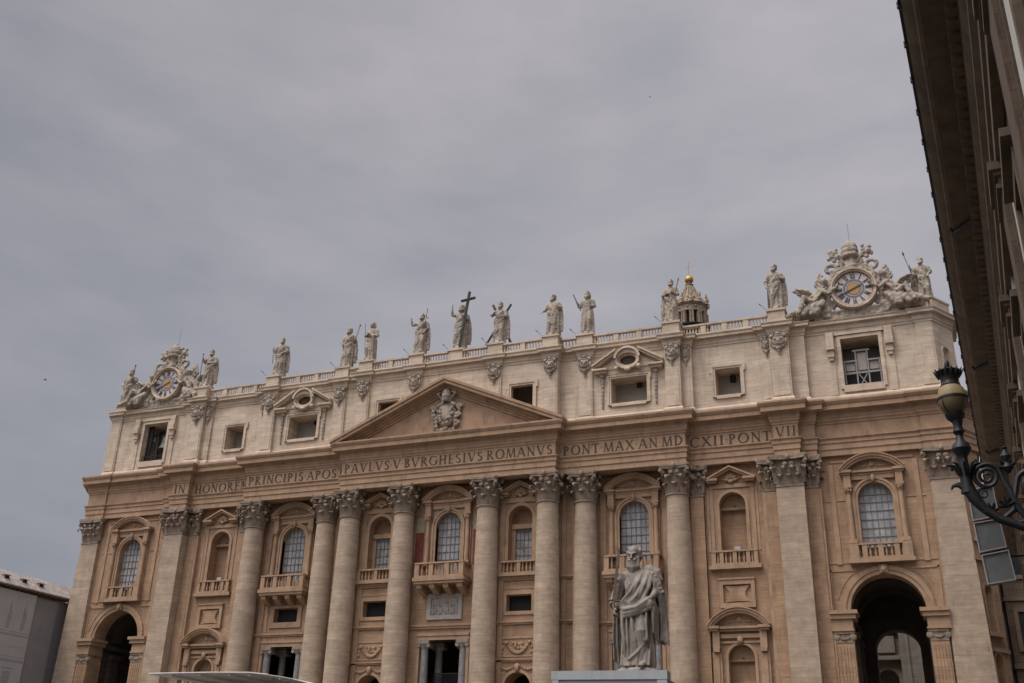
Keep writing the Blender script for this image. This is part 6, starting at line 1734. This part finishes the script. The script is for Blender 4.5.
    for k in range(9):          # small creases over the chest and the sleeve
        x0 = -.17 + .03 * k; z0 = 1.38 - .03 * abs(k - 3)
        mb.tube([(x0, -.115 - .02 * rg.random(), z0), (x0 + .03, -.15, z0 - .12), (x0 + .06 + .02 * rg.random(), -.155, z0 - .26)], [.01, .016, .008], 7)
    for k in range(5):
        z0 = 1.3 - .075 * k
        mb.tube([(-.22 - .02 * k, -.085, z0 + .05), (-.3 - .015 * k, -.1, z0), (-.38 - .005 * k, -.03, z0 + .02)], [.012, .02, .012], 7)
    for k in range(5):
        mb.tube([(.22 + .03 * k, -.1 + .02 * k, 1.42 - .02 * k), (.3 + .02 * k, -.1 + .02 * k, 1.25), (.31 + .02 * k, -.13 + .03 * k, 1.06)], [.014, .022, .014], 7)
    mb.lathe([(0, -.1), (.38, -.1), (.37, -.03), (.33, .0), (.0, .02)], n=20, sy=.95)
    return mb
SX, SY, SZ = 38.78, -62.2, 7.5
T = thing('statue', 'bearded grey marble statue in draped robes holding a sword upright, large in the square', 'statue', (SX, SY, SZ), rot=.02)
kf = 6.0 / 1.9
me = remesh(apostle(), 'body', 'marble', .0095, 1, .003)
me.transform(Matrix.Scale(.95, 4, (1, 0, 0)) @ Matrix.Scale(kf, 4) @ Matrix.Translation((0, 0, .1)))
o = bpy.data.objects.new('figure', me); COL.objects.link(o); o.parent = T
b = MB(); b.tube([(-.315, -.24, .8), (-.33, -.2, .98)], .018, 8); b.ball((-.312, -.25, .77), .03, 10, 8); b.tube([(-.42, -.2, 1.0), (-.25, -.18, .98)], .016, 8)
b.merge(MB().box(-.022, .022, -.006, .006, 0, .8), Matrix.Translation((-.335, -.2, 1.0)) @ Matrix.Rotation(.1, 4, 'Y') @ Matrix.Rotation(-.1, 4, 'X'))
a_ = b.mesh('sword', 'dark', 40); a_.transform(Matrix.Scale(.95, 4, (1, 0, 0)) @ Matrix.Scale(kf, 4) @ Matrix.Translation((0, 0, .1)))
a_.materials[0] = M['wing']
o = bpy.data.objects.new('sword', a_); COL.objects.link(o); o.parent = T
PT = thing('pedestal', 'stone pedestal under the bearded statue behind the grey housing', 'pedestal', (SX, SY, 0))
b = MB(); b.box(SX - 1.5, SX + 1.5, SY - 1.3, SY + 1.5, .5, 7.0); b.build('shaft', 'steps', PT, smooth=0)
b = MB(); b.box(SX - 1.6, SX + 1.6, SY - 1.4, SY + 1.6, 7.0, 7.26); b.build('cap', 'steps', PT, smooth=0)
b = MB(); b.box(SX - 1.8, SX + 1.8, SY - 1.45, SY + 1.8, .004, .5); b.build('base', 'steps', PT, smooth=0)

HT = thing('screen_housing', 'long grey sheet metal screen housing in front of the bearded statue', 'screen', (38.1, -64.8, 0))
ang = math.atan2(.44, 5.2)
MH = Matrix.Translation((35.47, -64.99, 0)) @ Matrix.Rotation(ang, 4, 'Z')
def hb(mb, name, m, parent=HT):
    w = MB(); w.merge(mb, MH); return w.build(name, m, parent, smooth=0)
LN = 5.22
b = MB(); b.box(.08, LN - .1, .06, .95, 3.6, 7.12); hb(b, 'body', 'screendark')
b = MB(); b.box(-.04, 1.84, 0, 1.0, 7.12, 7.5); b.box(1.85, LN, -.004, 1.0, 7.12, 7.5); hb(b, 'top_cover', 'screen')
b = MB(); b.box(0, .3, .01, .98, 3.55, 7.118); b.box(LN - .45, LN - .02, .012, .99, 3.55, 7.118); b.box(.3, LN - .45, .02, .9, 3.5, 3.75); hb(b, 'side_frame', 'screen')
for x in (.5, LN - .7):
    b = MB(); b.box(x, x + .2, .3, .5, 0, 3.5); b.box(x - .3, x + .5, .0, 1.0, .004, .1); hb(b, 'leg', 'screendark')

CT = thing('canopy', 'low pale fabric canopy with curved right end in front of the basilica', 'canopy', (-2, -36, 5))
b = MB()
pts = [(-8.2, 11.02), (-7.0, 11.05), (-2, 11.06), (1.9, 11.02), (3.6, 10.86), (5.2, 10.5), (6.6, 10.02), (7.8, 9.4)]
pts = [(-8.1, 11.03), (-7.0, 11.05), (-2, 11.03), (1.5, 10.96), (3.3, 10.79), (4.3, 10.66), (5.4, 10.48), (6.8, 10.17), (8.0, 9.75)]
b.band([(x, z - .05) for x, z in pts], pts, -40, -31)
b.build('roof', 'canopy', CT, smooth=20)
b = MB(); b.band([(x, z - .02) for x, z in pts[:5]], [(x, z + .05) for x, z in pts[:5]], -40.06, -40.002); b.build('edge_trim', 'canopyedge', CT, smooth=20)
b = MB()
for x, z in ((-6, 11.0), (-3.2, 10.99), (-.4, 10.97), (1.5, 10.9), (4.3, 10.6)): b.box(x - .05, x + .05, -39.9, -31.1, z - .2, z - .055)
b.build('rib', 'canopy', CT, smooth=0)
for x, y in ((-6.5, -38), (2.5, -38), (-6.5, -33), (2.5, -33), (6.8, -38), (6.8, -33)):
    z1 = 10.75 if x < 5 else 10.0
    b = MB(); b.tube([(x, y, 4.5), (x, y, z1)], .09, 8); b.build('pole', 'paint', CT)

def bird(x, y, z, s, rot, label):
    b = MB()
    b.tube([(-.25, 0, 0), (-.1, 0, .02), (.1, 0, .03), (.24, 0, .02), (.32, 0, .01)], [.01, .05, .055, .035, .01], 8)
    for q in (-1, 1):
        b.add([(.12, q * .03, .04), (-.06, q * .03, .03), (-.02, q * .3, .14), (.1, q * .28, .15), (-.05, q * .55, .1), (.12, q * .03, .055), (-.06, q * .03, .045), (-.02, q * .3, .155), (.1, q * .28, .165)],
              [(0, 1, 2, 3), (3, 2, 4), (5, 8, 7, 6), (8, 4, 7), (0, 3, 8, 5), (3, 4, 8), (1, 6, 7, 2), (2, 7, 4)])
    b.add([(-.22, -.03, 0), (-.4, -.08, 0), (-.4, .08, 0), (-.22, .03, 0), (-.22, 0, .02)], [(0, 1, 2, 3), (0, 4, 1), (1, 4, 2), (2, 4, 3)])
    w = MB(); w.merge(b, Matrix.Scale(s, 4)); o = w.build('bird', 'bird', None, (x, y, z)); o.rotation_euler = (.2, 0, rot)
    tag(o, label, 'bird')
bird(3.08, -67, 24.95, .42, .6, 'tiny dark bird in the sky at the far left above the roofline')
bird(39.03, -57.23, 44.08, .22, 2.2, 'tiny dark bird high in the sky above the middle of the picture')
